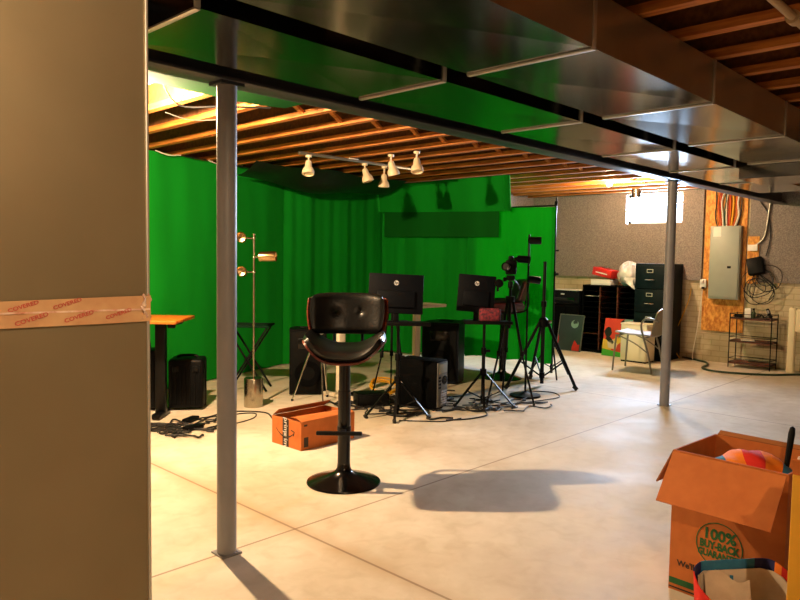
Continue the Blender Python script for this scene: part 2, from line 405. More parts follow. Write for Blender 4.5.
# ------------------------------------------------------------------ ducts
def duct(name, label, x0, x1, y0, y1, z0, z1, seams, m='galvanised', side='galvanised_lit_side'):
    t = thing(name, label, 'duct', ((x0 + x1) / 2, (y0 + y1) / 2, z0))
    cx, cy = (x0 + x1) / 2, (y0 + y1) / 2
    b = MB()
    # each sheet-metal section is crimped with a shallow X (cross-break) on the underside
    xs = [x0] + [s for s in seams if x0 < s < x1] + [x1]
    H = z1 - z0
    for a, c in zip(xs[:-1], xs[1:]):
        a -= cx; c -= cx; ya, yb = y0 - cy, y1 - cy
        v = [(a, ya, 0), (c, ya, 0), (c, yb, 0), (a, yb, 0), (a, ya, H), (c, ya, H), (c, yb, H), (a, yb, H), ((a + c) / 2, 0, .006), ((a + c) / 2, ya + .004, H / 2)]
        f = [(1, 0, 8), (2, 1, 8), (3, 2, 8), (0, 3, 8), (4, 5, 6, 7), (2, 3, 7, 6), (0, 4, 7, 3), (1, 2, 6, 5)]
        MB().add([v[q] for q in (0, 1, 5, 4, 9)], [(0, 1, 4), (1, 2, 4), (2, 3, 4), (3, 0, 4)]).build('side_panel', side, t, angle=1)
        b.add(v, f)
    b.build('duct_body', m, t, angle=1);
    for s in seams:
        if x0 - .01 <= s <= x1 + .01:
            q = MB(); X = s - cx; ya, yb = y0 - cy, y1 - cy
            q.box((X, 0, -.004), (.022, yb - ya + .012, .008), .002)
            q.box((X, ya - .004, H / 2), (.022, .008, H), .002); q.box((X, yb + .004, H / 2), (.022, .008, H), .002)
            q.build('seam_cleat', 'cleat_metal', t)
    return t
SE = [1.165, 2.345, 3.52, 4.69, 5.86]
duct('air_duct', 'wide shiny sheet metal duct along the ceiling nearest the viewer',   .66, 5.88, 1.3, 1.87, 2.14, 2.345, SE)
duct('air_duct', 'shiny sheet metal duct running along the dark steel beam', 1.15, 8.4, 2.02, 2.55, 2.14, 2.345, [1.16, 2.355, 3.535, 4.805, 6.0, 7.2], side='galvanised')
duct('duct_box', 'deeper sheet metal box at the far right end of the near duct', 5.895, 6.5, .5, 1.95, 2.03, 2.345, [])
# plenum: the tall sheet-metal drop at the left edge, cross-broken panels
t = thing('furnace_plenum', 'tall brownish sheet metal duct filling the left edge with a band of tape', 'duct', (.22, 1.6, 0))
b = MB()
X0, X1, Y0, Y1 = -.42, .42, -.30, .30
zs = [0.004, 1.262, 2.345]
for za, zb in zip(zs[:-1], zs[1:]):
    v = [(X0, Y0, za), (X1, Y0, za), (X1, Y0, zb), (X0, Y0, zb), (0, Y0 - .005, (za + zb) / 2), (X0, Y1, za), (X1, Y1, za), (X1, Y1, zb), (X0, Y1, zb)]
    b.add(v, [(0, 1, 4), (1, 2, 4), (2, 3, 4), (3, 0, 4), (1, 6, 7, 2), (5, 0, 3, 8), (6, 5, 8, 7), (0, 5, 6, 1), (3, 2, 7, 8)])
b.build('duct_body', 'plenum_metal', t, angle=.2)
q = MB(); q.box((X1 - .001, Y0 - .0015, 1.17), (.006, .005, 2.34), .001); q.build('corner_seam', 'cleat_metal', t)
tp = MB()
def tape_fn(u, v):
    x = X0 + .0 + (X1 - X0 + .002) * u
    return (x, Y0 - .0062 - .0008 * math.sin(37 * u + 9 * v), 1.239 + .047 * v + .002 * math.sin(5 * u + 2 * v))
tp.sheet(tape_fn, 40, 4, .0008)
tape = tp.build('packing_tape', 'tape_clear', t)
f = MB()
f.sheet(lambda u, v: (X0 + (X1 - X0) * u, Y0 - .0078 - .0006 * math.sin(20 * u), 1.2615 + .0032 * v + .003 * math.sin(4 * u)), 40, 1, .0008)
f.build('tape_fold', 'tape_bunch', tape)
q = MB()
random.seed(3)
q.sheet(lambda u, v: (X1 - .016 + .02 * u + .003 * math.sin(9 * v), Y0 - .010 + .012 * u + .004 * math.sin(14 * v + 6 * u), 1.243 + .045 * v + .004 * math.sin(12 * u)), 8, 12, .001)
q.build('tape_bunched_end', 'tape_bunch', tape)
for (px, pz, s) in ((.412, 1.275, .0095), (.425, 1.2525, .0105), (.505, 1.253, .010), (.485, 1.277, .0095), (.578, 1.2545, .0095)):
    text('COVERED', s, 'ink_red', tape, at(px - .22, Y0 - .0082, pz) @ STAND @ Matrix.Rotation(R_(16), 4, 'Z'), 'tape_lettering', bold=.0002, squeeze=1.2)

# ------------------------------------------------------------------ bare bulbs
def bulb(name_label, x, y, z, key):
    t = thing('light_bulb', name_label, 'light bulb', (x, y, z), 0, None)
    MB().sphere((0, 0, 0), .032, 10).build('globe', 'bulb_' + key, t)
    MB().lathe([(.014, .033), (.016, .06), (.03, .066), (.032, .1), (.05, .104), (.05, .12)], 20).build('socket', 'white_plastic', t)
    MB().cyl((0, 0, .12), (0, 0, 2.6 - z), .009, n=8).build('stem', 'white_plastic', t)
bulb('bright bare bulb between joists above the wooden desk, hidden behind the tall duct', 2.03, 4.27, 2.31, 'left')
bulb('glowing bare bulb near the basement window', 8.26, 4.29, 2.335, 'right')
bulb('bare bulb behind the viewer', .12, -.7, 2.43, 'behind')

# ------------------------------------------------------------------ green screens
def curtain(name, label, p0, p1, ztop, zbot, m, amp=.03, folds=9, hem=.0, nu=120, nv=14, th=.004, seed=1, group=None, sag=0.0, lean=0.0):
    rnd = random.Random(seed); ph = [rnd.uniform(0, 6.28) for _ in range(4)]
    p0, p1 = Vector((*p0, 0)), Vector((*p1, 0)); d = (p1 - p0); n = Vector((-d.y, d.x, 0)).normalized()
    z0f = (lambda u: ztop[0] + (ztop[1] - ztop[0]) * u)
    def fn(u, v):
        k = 1 - .35 * v
        off = amp * k * (math.sin(2 * PI * folds * u + ph[0]) * .5 + math.sin(2 * PI * folds * .43 * u + ph[1]) * .7 + .3 * math.sin(2 * PI * folds * 1.9 * u + ph[2]))
        zt = z0f(u) - sag * (math.sin(PI * 4 * u) ** 2); zb = zbot[0] + (zbot[1] - zbot[0]) * u + hem * math.sin(2 * PI * folds * .5 * u + ph[3])
        p = p0 + d * u + n * (off + lean * (1 - v)); return (p.x, p.y, zb + (zt - zb) * v)
    o = MB().sheet(fn, nu, nv, th).build(name, m, None, angle=80)
    return tag(o, label, 'curtain' if 'curtain' in name else 'cloth', group)
curtain('green_curtain', 'long bright green curtain behind the wooden desk and tall nickel lamp', (2.2, 6.09), (5.28, 7.06), (2.345, 2.35), (.012, .012), 'green_cloth', .010, 5, seed=4)
curtain('green_curtain', 'darker green curtain between the long curtain and the backdrop corner', (5.22, 7.02), (7.06, 7.08), (2.35, 2.31), (.012, .012), 'green_cloth', .018, 6, seed=9)
curtain('green_backdrop', 'green backdrop cloth left half behind the two monitors', (6.98, 7.06), (7.0, 5.36), (2.02, 1.99), (.02, .14), 'green_cloth', .022, 5, hem=.01, seed=2, nu=80)
curtain('green_backdrop', 'brighter green backdrop cloth hung on a stand beside the tripods', (6.95, 5.5), (6.97, 4.27), (1.985, 1.965), (.13, .17), 'green_cloth_lit', .02, 4, hem=.012, seed=5, nu=70)
curtain('green_valance', 'upper green cloth pinned to the joists above the backdrop', (6.84, 7.03), (6.82, 4.9), (2.352, 2.352), (1.99, 1.93), 'green_cloth', .012, 3, seed=6, nu=60, sag=.0, lean=.06)
curtain('green_valance', 'dark doubled green strip hanging below the upper green cloth', (6.92, 6.98), (6.9, 5.0), (1.99, 1.95), (1.645, 1.625), 'green_cloth_double', .008, 2, seed=8, nu=50)
tag(MB().sheet(lambda u, v: (6.79 + .12 * u, 4.88 - .05 * math.sin(PI * u) - .03 * (1 - v), 1.93 + .42 * v), 8, 8, .004).build('green_flap', 'green_cloth_lit'), 'pale edged side flap of the upper green cloth', 'cloth')
tag(MB().sheet(lambda u, v: (.9 + 1.93 * u, 2.82 + 1.04 * v - .06 * max(0, u - .85) * 6 * v, 2.343 - .006 * math.sin(9 * u)), 30, 8, .004).build('green_ceiling_sheet', 'green_cloth_double'), 'green cloth pinned flat under the joists beside the beam', 'cloth')
tag(MB().sheet(lambda u, v: (2.385 + .34 * u, 4.35 + 1.2 * v, 2.51 - .01 * math.sin(6 * v)), 8, 12, .004).build('green_ceiling_sheet', 'green_cloth'), 'green sheet between two joists above the desk', 'cloth')  # thin green sheet set inside one joist bay
tag(MB().sheet(lambda u, v: (4.25 + 2.5 * u, 6.2 + .2 * u + .4 * v, 2.352 - .18 * math.sin(PI * v * .5) * (0.5 + .5 * math.sin(PI * u)) - .03 * v - .02 * math.sin(11 * u + 3 * v)), 30, 8, .004).build('plastic_sheeting', 'sheet_black'), 'black plastic sheeting sagging from the joists above the dark green curtain', 'sheeting')
# backdrop stand
t = thing('backdrop_stand', 'thin black stand holding the right edge of the green backdrop', 'stand', (7.03, 4.30, 0), -45)
MB().cyl((0, 0, .05), (0, 0, 1.2), .016, n=14).cyl((0, 0, 1.18), (0, 0, 2.0), .012, n=14).build('pole', 'black_metal', t)
for a in (150, 30, 270):
    c, s_ = math.cos(R_(a)), math.sin(R_(a))
    MB().cyl((c * .02, s_ * .02, .42), (c * .27, s_ * .27, .012), .010, n=10).cyl((c * .015, s_ * .015, .12), (c * .16, s_ * .16, .185), .006, n=8).build('leg', 'black_metal', t)
for pr_, n_ in (([(.026, .40), (.026, .46)], 16), ([(.022, 1.18), (.022, 1.23)], 16), ([(.02, .10), (.02, .14)], 16)): MB().lathe(pr_, n_).build('collar', 'black_plastic', t)
MB().cyl((.015, 0, 1.2), (.05, 0, 1.2), .012, n=10).cyl((.015, 0, 1.47), (.045, 0, 1.47), .01, n=10).build('knob', 'black_plastic', t)
MB().box((0, 0, 2.01), (.03, .04, .05), .004).box((.0, -.02, 2.05), (.012, .012, .05), .003).build('clamp', 'black_plastic', t)
MB().tube([(0, 0, 1.985), (-.89, .89, 1.99), (-1.8, 1.8, 2.0)], .010, 8, 1).build('crossbar', 'black_metal', t)

# ------------------------------------------------------------------ track lights on the ceiling
tr = thing('light_track', 'pale straight track under the joists above the green screen corner', 'light track', (4.86, 5.27, 2.345))
MB().box((0, 0, -.015), (1.55, .035, .028), .004).build('track_body', 'conduit', tr)
MB().box((-.1, 0, -.002), (.12, .06, .01), .003).build('feed_box', 'white_plastic', tr)
def spot(x, y, z, dx, dy, lab, drop=.06):
    t = thing('spot_light', lab, 'spotlight', (x, y, z), 0, 'cream spotlights under the joists')
    d = Vector((dx, dy, -1)).normalized(); p = Vector((0, 0, -drop))
    MB().lathe([(.028, -.022), (.03, -.012), (.03, 0)], 18).build('mount', 'spot_cream', t)
    MB().cyl((0, 0, -.02), tuple(p), .008, n=8).sphere(tuple(p), .014, 8).build('stem', 'spot_cream', t)
    MB().turned(p - d * .01, p + d * .13, [(.012, 0), (.026, .05), (.032, .25), (.034, .45), (.05, .62), (.058, .8), (.058, .98), (.05, 1.0), (.048, .93)], 22).build('shade', 'spot_cream', t)
    MB().turned(p + d * .085, p + d * .118, [(.03, 0), (.044, .6), (.03, 1)], 16).build('lens', 'paper', t)
spot(4.2, 5.27, 2.318, -.22, -.22, 'leftmost cream spotlight, alone at the end of the pale track')
spot(4.93, 5.27, 2.318, .2, -.25, 'cream spotlight right of the middle of the pale track')
spot(5.21, 5.27, 2.318, .02, .05, 'smallest looking cream spotlight at the far end of the pale track', .09)
spot(4.785, 4.75, 2.345, .25, -.1, 'cream spotlight mounted on a joist in front of the pale track', .07)
spot(4.79, 4.42, 2.345, -.2, -.25, 'rightmost cream spotlight, mounted nearest the upper green cloth', .07)

# ------------------------------------------------------------------ floor lamps
def floor_lamp(lab, x, y, pole_m, head_m, base, H, heads, rz=-45):
    t = thing('floor_lamp', lab, 'floor lamp', (x, y, 0), rz)
    if base == 'can': MB().lathe([(.083, 0), (.085, .004), (.085, .256), (.083, .26), (.012, .26)], 40).build('base', pole_m, t)
    else: MB().lathe([(.15, 0), (.155, .006), (.15, .018), (.05, .03), (.02, .045)], 40).build('base', pole_m, t)
    MB().cyl((0, 0, .02), (0, 0, H), .0105, n=16).build('pole', pole_m, t)
    for z, d, off in heads:
        d = Vector(d).normalized(); o = Vector(off)
        h = MB().turned(o - d * .07, o + d * .09, [(.012, 0), (.03, .01), (.044, .08), (.045, .98), (.043, 1.0), (.04, .97), (.039, .5), (.001, .45)], 26)
        hd = h.build('lamp_head', head_m, t)
        hd.location = (0, 0, z)
        if base == 'disc': hd.scale = (.82, .82, .82)
        k = MB().cyl((0, 0, 0), tuple(o * .8), .007, n=8).sphere((0, 0, 0), .017, 8).build('joint', pole_m, hd)
    return t
floor_lamp('tall nickel floor lamp with three brass spot heads and a can-shaped base', 3.585, 5.265, 'nickel', 'brass', 'can', 1.555,
           [(1.515, (.12, -1, .06), (-.10, -.05, 0)), (1.215, (.1, -1, .1), (-.095, -.05, 0)), (1.345, (1, -.05, .03), (.11, -.02, .01))])
floor_lamp('black floor lamp with three black spot heads beside the camera tripod', 5.85, 3.87, 'black_metal', 'black_metal', 'disc', 1.61,
           [(1.55, (1, -.2, 0), (.045, -.05, 0)), (1.365, (1, -.35, -.05), (-.08, -.04, .0)), (1.165, (1, .1, -.1), (.05, -.03, 0))])

# ------------------------------------------------------------------ desk and cases at left
t = thing('wooden_desk', 'orange wood topped standing desk on a black column', 'desk', (2.80, 5.42, 0), -45)
MB().box((-.215, 0, .82), (.80, .55, .028), .006).build('desktop', 'desk_wood', t)
MB().box((-.02, 0, .42), (.085, .06, .77), .006).build('column', 'black_metal', t)
MB().box((-.02, 0, .03), (.07, .3, .04), .008).build('foot', 'black_metal', t)
MB().box((-.2, 0, .795), (.7, .10, .022), .003).build('support_rail', 'black_metal', t)
MB().box((.13, -.2, .787), (.06, .03, .035), .004).build('height_switch', 'black_plastic', t)
for i, (dx, dy) in enumerate(((-.13, -.2), (-.06, -.18))):
    pass
def curl(cx, cy, z, r, n, seed, rad=.005, zj=.01):
    rn = random.Random(seed); pts = []
    for k in range(n):
        a = k * .9; rr = r * rn.uniform(.6, 1.1)
        pts.append((cx + rr * math.cos(a) * 1.3, cy + rr * math.sin(a) * .8, z + rad + rn.uniform(0, zj)))
    return MB().tube(pts, rad, 6, 5)
tag(curl(2.63, 5.44, .834, .06, 16, 5).build('cable', 'cable_black'), 'black cable heaped on the wooden desk', 'cable')
def case(lab, x, y, rz, wd, dp, h, handle):
    t = thing('equipment_case', lab, 'case', (x, y, 0), rz)
    MB().box((0, 0, h / 2 + .012), (wd, dp, h - .02), .03, seg=3).build('shell', 'black_plastic', t)
    r = MB()
    for k in range(7): r.box((-wd * .4 + k * wd * .8 / 6, -dp / 2 - .003, h * .5), (.012, .012, h * .78), .003)
    r.box((wd / 2 + .002, 0, h * .5), (.012, .03, h * .9), .004)
    r.build('ribs', 'black_plastic', t)
    MB().tube([(-.09, 0, h - .01), (-.09, 0, h + handle), (-.06, 0, h + handle + .02), (.06, 0, h + handle + .02), (.09, 0, h + handle), (.09, 0, h - .01)], .012, 8, 3).build('handle', 'black_plastic', t)
    for s in (-.28, .28): MB().box((wd * s, -dp / 2 - .008, h * .82), (.05, .018, .05), .004).build('latch', 'black_metal', t)
    for s in (-1, 1): MB().cyl((s * wd * .4, dp * .35, .02), (s * wd * .4 + .02, dp * .35, .02), .02, n=12).build('wheel', 'rubber', t)
    return t
case('black ribbed equipment case standing on the floor right of the desk column', 3.125, 5.605, -38, .30, .26, .45, .0)
case('taller black equipment case with a raised handle behind the desk column', 2.80, 5.86, -45, .4, .22, .53, .05)
# dark folding table behind the tall lamp
t = thing('folding_table', 'small dark folding table with crossed legs behind the nickel lamp', 'table', (4.02, 5.98, 0), -45)
MB().box((0, 0, .655), (.46, .34, .02), .004).build('tabletop', 'dark_cloth', t)
for s in (-1, 1):
    MB().between((s * -.2, -.14 * 1, .005), (s * .2, -.14, .64), .018, .018).build('leg', 'black_metal', t)
    MB().between((s * -.2, .14, .005), (s * .2, .14, .64), .018, .018).build('leg', 'black_metal', t)
MB().cyl((0, -.15, .325), (0, .15, .325), .008, n=8).build('stretcher', 'black_metal', t)

# ------------------------------------------------------------------ bar stools
def bar_stool(lab, x, y, rz, leather='leather', shell='walnut', foot=True):
    t = thing('bar_stool', lab, 'bar stool', (x, y, 0), rz, 'bar stools')
    MB().lathe([(.222, 0), (.225, .004), (.222, .010), (.17, .028), (.10, .048), (.055, .068), (.042, .09), (.0385, .12)], 56).build('base', 'black_gloss', t)
    MB().cyl((0, 0, .10), (0, 0, .56), .0385, n=28).cyl((0, 0, .55), (0, 0, .74), .034, n=28).build('pole', 'black_gloss', t)
    if foot:
        MB().box((-.02, -.12, .33), (.27, .03, .022), .006).box((0, -.08, .33), (.03, .09, .016), .003).lathe([(.042, .318), (.042, .345)], 24).build('footrest', 'black_metal', t)
    # seat: a shallow scooped shell, sides rising
    def seat_z(a, b): return   .775 + .11 * abs(a) ** 2.9 + .018 * max(0, b) ** 2 - .012 * max(0, -b) ** 2
    def seat_xy(u, v):
        a = u * 2 - 1; b = v * 2 - 1
        r = 1 - .10 * abs(a) ** 4 * abs(b)
        return a, b, .245 * a * (1 - .10 * abs(b) ** 3), .215 * b * (1 - .22 * abs(a) ** 4)
    def shell_fn(u, v):
        a, b, X, Y = seat_xy(u, v); return (X, Y, seat_z(a, b) - .012)
    MB().sheet(shell_fn, 28, 18, .012).build('seat_shell', shell, t, angle=60)
    def cush(u, v):
        a, b, X, Y = seat_xy(u, v); k = max(0, 1 - a ** 6) * max(0, 1 - b ** 6)
        return (X * .97, Y * .97, seat_z(a, b) + .012 + .022 * k ** .5)
    MB().sheet(cush, 28, 18, .028).build('seat_cushion', leather, t, angle=70)
    # backrest: wide wrap-around shell leaning back
    def back_c(u, v):
        a = u * 2 - 1; b = v * 2 - 1; ang = a * 1.0
        X = .25 * math.sin(ang) / math.sin(1.0) * (1 - .05 * b * b * abs(a)) * (.93 + .03 * b)
        Y = .235 - .19 * (1 - math.cos(ang)) + .03 * b
        Z = 1.01 + .115 * b * (1 - .16 * abs(a) ** 4)
        return Vector((X, Y, Z)), a, b, Vector((math.sin(ang) * .8, math.cos(ang), -.1)).normalized()
    MB().sheet(lambda u, v: tuple(back_c(u, v)[0] + back_c(u, v)[3] * .022), 28, 14, .012).build('back_shell', shell, t, angle=60)
    def bc(u, v):
        p, a, b, n = back_c(u, v); k = (max(0, 1 - a ** 8) * max(0, 1 - b ** 8)) ** .5
        dimple = sum(math.exp(-(((p.x - s * .085) / .022) ** 2 + ((p.z - 1.02) / .022) ** 2)) for s in (-1, 1))
        return tuple(p - n * (.022 * k - .018 * dimple) + Vector((-p.x * .02, 0, 0)))
    MB().sheet(bc, 56, 28, .03).build('back_cushion', leather, t, angle=70)
    for s in (-1, 1):
        p = back_c(.5 + s * .17, .5)[0]
        MB().sphere((p.x, p.y - .022, 1.02), .012, 8, (1, .6, 1)).build('button', leather, t)
        MB().tube([(s * .09, .06, .762), (s * .09, .2, .772), (s * .09, .262, .83), (s * .088, .262, .98)], .010, 8, 4).build('back_bracket', 'black_metal', t)
    MB().box((0, .02, .75), (.22, .2, .014), .003).build('seat_plate', 'black_metal', t)
    return t
bar_stool('black leather bar stool with walnut shell standing alone on the open floor', 2.77, 3.115, -46)
bar_stool('dark bar stool with red-brown shell half hidden behind the camera tripod', 6.53, 4.64, -135, 'leather', 'dark_red', False)

# ------------------------------------------------------------------ open shipping box in the middle
t = thing('shipping_box', 'open brown shipping box with black tape and smile arrow beside the bar stool', 'cardboard box', (2.997, 3.821, 0), 0.9)
# local x runs along the long side (to the right), local y away
Wb, Db, Hb = .51, .335, .20
b = MB()
b.box((Wb / 2, .002, Hb / 2), (Wb, .004, Hb)); b.box((Wb / 2, Db - .002, Hb / 2), (Wb, .004, Hb))
b.box((.002, Db / 2, Hb / 2), (.004, Db - .008, Hb)); b.box((Wb - .002, Db / 2, Hb / 2), (.004, Db - .008, Hb)); b.box((Wb / 2, Db / 2, .003), (Wb - .008, Db - .008, .004))
b.build('carton', 'card', t)
MB().sheet(lambda u, v: (.004 + (Wb - .008) * u, .002 + .125 * v, Hb + .003 + .012 * math.sin(PI * v) + .014 * v * (1 - u)), 8, 5, .003).build('flap', 'card', t)
MB().sheet(lambda u, v: (.004 + (Wb - .008) * u, Db - .002 - .07 * v, Hb + .004 + .05 * v), 6, 3, .003).build('flap', 'card_inside', t)
MB().sheet(lambda u, v: (.002 + .09 * u, .02 + (Db - .04) * v, Hb - .03 * u), 4, 4, .003).build('flap', 'card_inside', t)
MB().box((-.0006, Db * .52, Hb / 2), (.0012, .07, Hb)).build('black_tape', 'ink_black', t)
LEFTF = Matrix.Rotation(-PI / 2, 4, 'Z') @ STAND                 # lettering on the -x face
text('prime', .06, 'logo', t, at(-.0016, Db * .52, Hb * .70) @ LEFTF @ Matrix.Rotation(-PI / 2, 4, 'Z'), 'tape_lettering', bold=.0006)
text('prime', .06, 'logo', t, at(-.0016, Db * .52, Hb * .20) @ LEFTF @ Matrix.Rotation(-PI / 2, 4, 'Z'), 'tape_lettering', bold=.0006)
sm = MB(); top = []; bot = []
for i in range(15):
    u = i / 14; a = -1 + 2 * u; wdt = .004 + .011 * (1 - abs(a) ** 2) * (.5 + .5 * u)
    cx_, cz = .285 - .205 * u, .072 + .045 * a * a - .008 * u
    top.append((cx_, cz + wdt / 2)); bot.append((cx_, cz - wdt / 2))
sm.prism([(-y, z) for y, z in top + bot[::-1]], .001, Matrix(((0, 0, -1, -.0012), (-1, 0, 0, 0), (0, 1, 0, 0), (0, 0, 0, 1))))
sm.tube([(-.0018, .11, .128), (-.0018, .076, .120), (-.0018, .084, .092)], .0035, 6, 1)
sm.build('smile_arrow', 'ink_dark', t)
MB().box((.045, -.0006, .055), (.04, .0012, .07)).build('printed_label', 'ink_dark', t)
MB().box((.04, -.0006, .175), (.03, .0012, .014)).build('printed_mark', 'ink_dark', t)

# ------------------------------------------------------------------ loudspeakers, PC, stands
def pa_speaker(lab, x, y, rz, wd, dp, h, m='black_plastic'):
    t = thing('loudspeaker', lab, 'loudspeaker', (x, y, 0), rz)
    poly = [(-wd / 2, -dp / 2), (wd / 2, -dp / 2), (wd / 2, 0), (wd * .36, dp / 2), (-wd * .36, dp / 2), (-wd / 2, 0)]
    MB().prism(poly, h - .012, at(0, 0, .012)).build('cabinet', m, t)
    MB().box((0, -dp / 2 - .005, h * .52), (wd * .9, .012, h * .9), .004).build('grille', 'grille', t)
    MB().lathe([(wd * .36, 0), (wd * .36, .012), (wd * .3, .012), (wd * .1, -.0)], 32, at(0, -dp / 2 - .006, h * .33) @ Matrix.Rotation(PI / 2, 4, 'X')).build('woofer', 'black_matte', t)
    MB().box((0, -dp / 2 - .012, h * .78), (wd * .55, .01, h * .16), .006).build('horn', 'black_gloss', t)
    MB().box((0, 0, h + .004), (.16, .05, .012), .003).build('handle', 'black_plastic', t)
    for sx in (-1, 1):
        for sy in (-1, 1): MB().cyl((sx * wd * .34, sy * dp * .34, 0), (sx * wd * .34, sy * dp * .34, .014), .015, n=10).build('rubber_foot', 'rubber', t)
    return t
pa_speaker('black loudspeaker on the floor behind the silver tripod left of the bar stool', 4.36, 5.46, -38, .36, .3, .65)
t = pa_speaker('large black loudspeaker with bluish side behind the desktop computer', 5.93, 4.98, -68, .42, .42, .665, 'speaker_blue')

t = thing('desktop_computer', 'black tower computer with grey back panel on the floor among cables', 'computer', (4.64, 4.0, 0), 12)
# local: back panel faces local -y at right, large side faces local -x
MB().box((.10, .20, .235), (.2, .40, .43), .006).build('tower_case', 'black_matte', t)
MB().box((.10, -.004, .235), (.18, .010, .40), .002).build('back_panel', 'pc_grey', t)
d = MB(); d.box((.10, -.011, .38), (.15, .006, .085), .002); d.build('power_supply', 'panel_grey', t)
d = MB()
for k in range(6): d.box((.125, -.011, .06 + k * .022), (.1, .004, .012))
d.build('slot_covers', 'cleat_metal', t)
d = MB(); d.lathe([(.04, 0), (.04, .006), (.034, .006), (.034, .001)], 24, at(.135, -.008, .27) @ Matrix.Rotation(PI / 2, 4, 'X')); d.build('fan_grille', 'black_metal', t)
d = MB()
for k in range(4): d.box((.045, -.011, .21 + k * .03), (.035, .008, .016))
d.build('ports', 'black_plastic', t)
for sx in (.03, .17):
    for sy in (.04, .36): MB().cyl((sx, sy, 0), (sx, sy, .022), .014, n=10).build('rubber_foot', 'rubber', t)

def tray_stand(lab, x, y, rz, H, tw, td, tx):
    t = thing('tray_stand', lab, 'stand', (x, y, 0), rz, 'black tripod tray stands')
    MB().cyl((0, 0, .02), (0, 0, .5), .017, n=14).cyl((0, 0, .48), (0, 0, H - .01), .013, n=14).build('pole', 'black_metal', t)
    MB().box((tx, 0, H), (tw, td, .016), .004).box((tx, -td / 2, H + .01), (tw, .01, .03), .003).build('tray', 'black_plastic', t)
    for pr_, n_ in (([(.03, .28), (.03, .34)], 16), ([(.024, .48), (.024, .54)], 16), ([(.022, .05), (.022, .09)], 16)): MB().lathe(pr_, n_).build('collar', 'black_plastic', t)
    MB().cyl((.02, 0, .51), (.06, 0, .51), .013, n=10).build('knob', 'black_plastic', t)
    for a in (205, 265, 335):
        c, s_ = math.cos(R_(a)), math.sin(R_(a))
        lg = MB().between((c * .025, s_ * .025, .30), (c * .30, s_ * .30, .016), .022, .012).cyl((c * .02, s_ * .02, .07), (c * .17, s_ * .17, .145), .006, n=8).build('leg', 'black_metal', t)
        MB().cyl((c * .285, s_ * .285, .0), (c * .305, s_ * .305, .03), .016, n=10).build('rubber_foot', 'rubber', lg)
    return t
tray_stand('black tripod tray stand under the left monitor, beside the bar stool', 4.29, 4.14, -45, .80, .42, .3, .06)
tray_stand('black tripod tray stand holding the right monitor and patterned pouch', 5.19, 3.90, -45, .775, .44, .28, .02)

def monitor(lab, x, y, z, rz, wd, h, tilt, lift):
    t = thing('monitor', lab, 'monitor', (x, y, z), rz, 'flat monitors seen from behind')
    mt = at(0, 0, lift + h / 2) @ Matrix.Rotation(R_(tilt), 4, 'Y') @ Matrix.Rotation(R_(-8), 4, 'X')
    b = MB(); b.box((0, 0, 0), (wd, .022, h), .006); b.v = [tuple(mt @ Vector(v)) for v in b.v]; b.build('screen', 'screen_back', t)
    b = MB(); b.box((0, -.018, -h * .14), (wd * .7, .03, h * .42), .01); b.v = [tuple(mt @ Vector(v)) for v in b.v]; hs = b.build('rear_housing', 'screen_back', t)
    lg = MB().lathe([(.021, 0), (.021, .0015)], 24, mt @ at(0, -.0112, h * .27) @ Matrix.Rotation(PI / 2, 4, 'X')).build('logo_disc', 'logo', t)
    text('hp', .034, 'screen_back', lg, mt @ at(0, -.0132, h * .275) @ STAND, 'logo_lettering', shear=.25, bold=.0008)
    MB().box((0, -.02, lift * .5 + .03), (.05, .02, lift + .09), .004, rot=(R_(-10), 0, 0)).build('neck', 'black_plastic', t)
    MB().box((0, 0, .005), (.22, .16, .01), .003).build('stand_base', 'black_plastic', t)
monitor('flat monitor seen from behind above the bar stool, on the left tray stand', 4.275, 4.16, .809, -42, .47, .34, 2, .075)
monitor('flat monitor seen from behind on the right tray stand, with a webcam', 5.135, 3.96, .784, -48, .345, .345, 4, .085)
t = thing('webcam', 'small black webcam clamped to the edge of the right monitor', 'webcam', (5.265, 3.80, 1.10), -45)
MB().turned((0, -.03, .04), (0, .06, .04), [(.02, 0), (.038, .05), (.04, .5), (.036, .95), (.02, 1)], 20).build('body', 'black_plastic', t)
MB().box((-.01, 0, -.01), (.02, .03, .05), .004).build('clip', 'black_plastic', t)
t = thing('pouch', 'pink patterned fabric pouch on the right tray stand', 'pouch', (5.185, 3.835, .784), -45)
MB().box((0, 0, .066), (.20, .09, .13), .03, seg=4).build('fabric_body', 'fabric_pink', t)
MB().tube([(-.09, -.02, .125), (0, -.025, .134), (.09, -.02, .125)], .004, 6, 4).build('zipper', 'black_plastic', t)

# standing desk with two white legs
t = thing('standing_desk', 'white legged standing desk behind the left monitor', 'desk', (4.92, 5.0, 0), -1)
MB().box((.10, .0, .865), (1.25, .5, .03), .006).build('desktop', 'white_paint', t)
for x in (-.52, .53):
    MB().box((x, 0, .46), (.075, .05, .78), .004).build('leg', 'white_paint', t)
    MB().box((x, 0, .025), (.07, .46, .03), .005).build('foot', 'white_paint', t)
MB().box((0, 0, .83), (1.0, .06, .03), .004).build('crossbar', 'white_paint', t)

# silver tripod left of the stool
t = thing('silver_tripod', 'thin silver tripod in front of the left loudspeaker', 'tripod', (4.22, 5.1, 0), -45)
for p in ((-.25, -.08), (.05, -.22), (.06, .13)):
    lg = MB().cyl((p[0] * .12, p[1] * .12, .64), (p[0] * .6, p[1] * .6, .30), .010, n=10).cyl((p[0] * .58, p[1] * .58, .315), (p[0], p[1], .008), .0075, n=10).build('leg', 'chrome', t)
    MB().lathe([(.012, 0), (.012, .02)], 10, at(p[0], p[1], 0)).build('rubber_foot', 'rubber', lg)
MB().cyl((0, 0, .45), (0, 0, .70), .011, n=10).lathe([(.03, .63), (.03, .66)], 16).build('center_column', 'chrome', t)
MB().box((0, 0, .715), (.22, .03, .02), .004).build('head_bar', 'chrome', t)
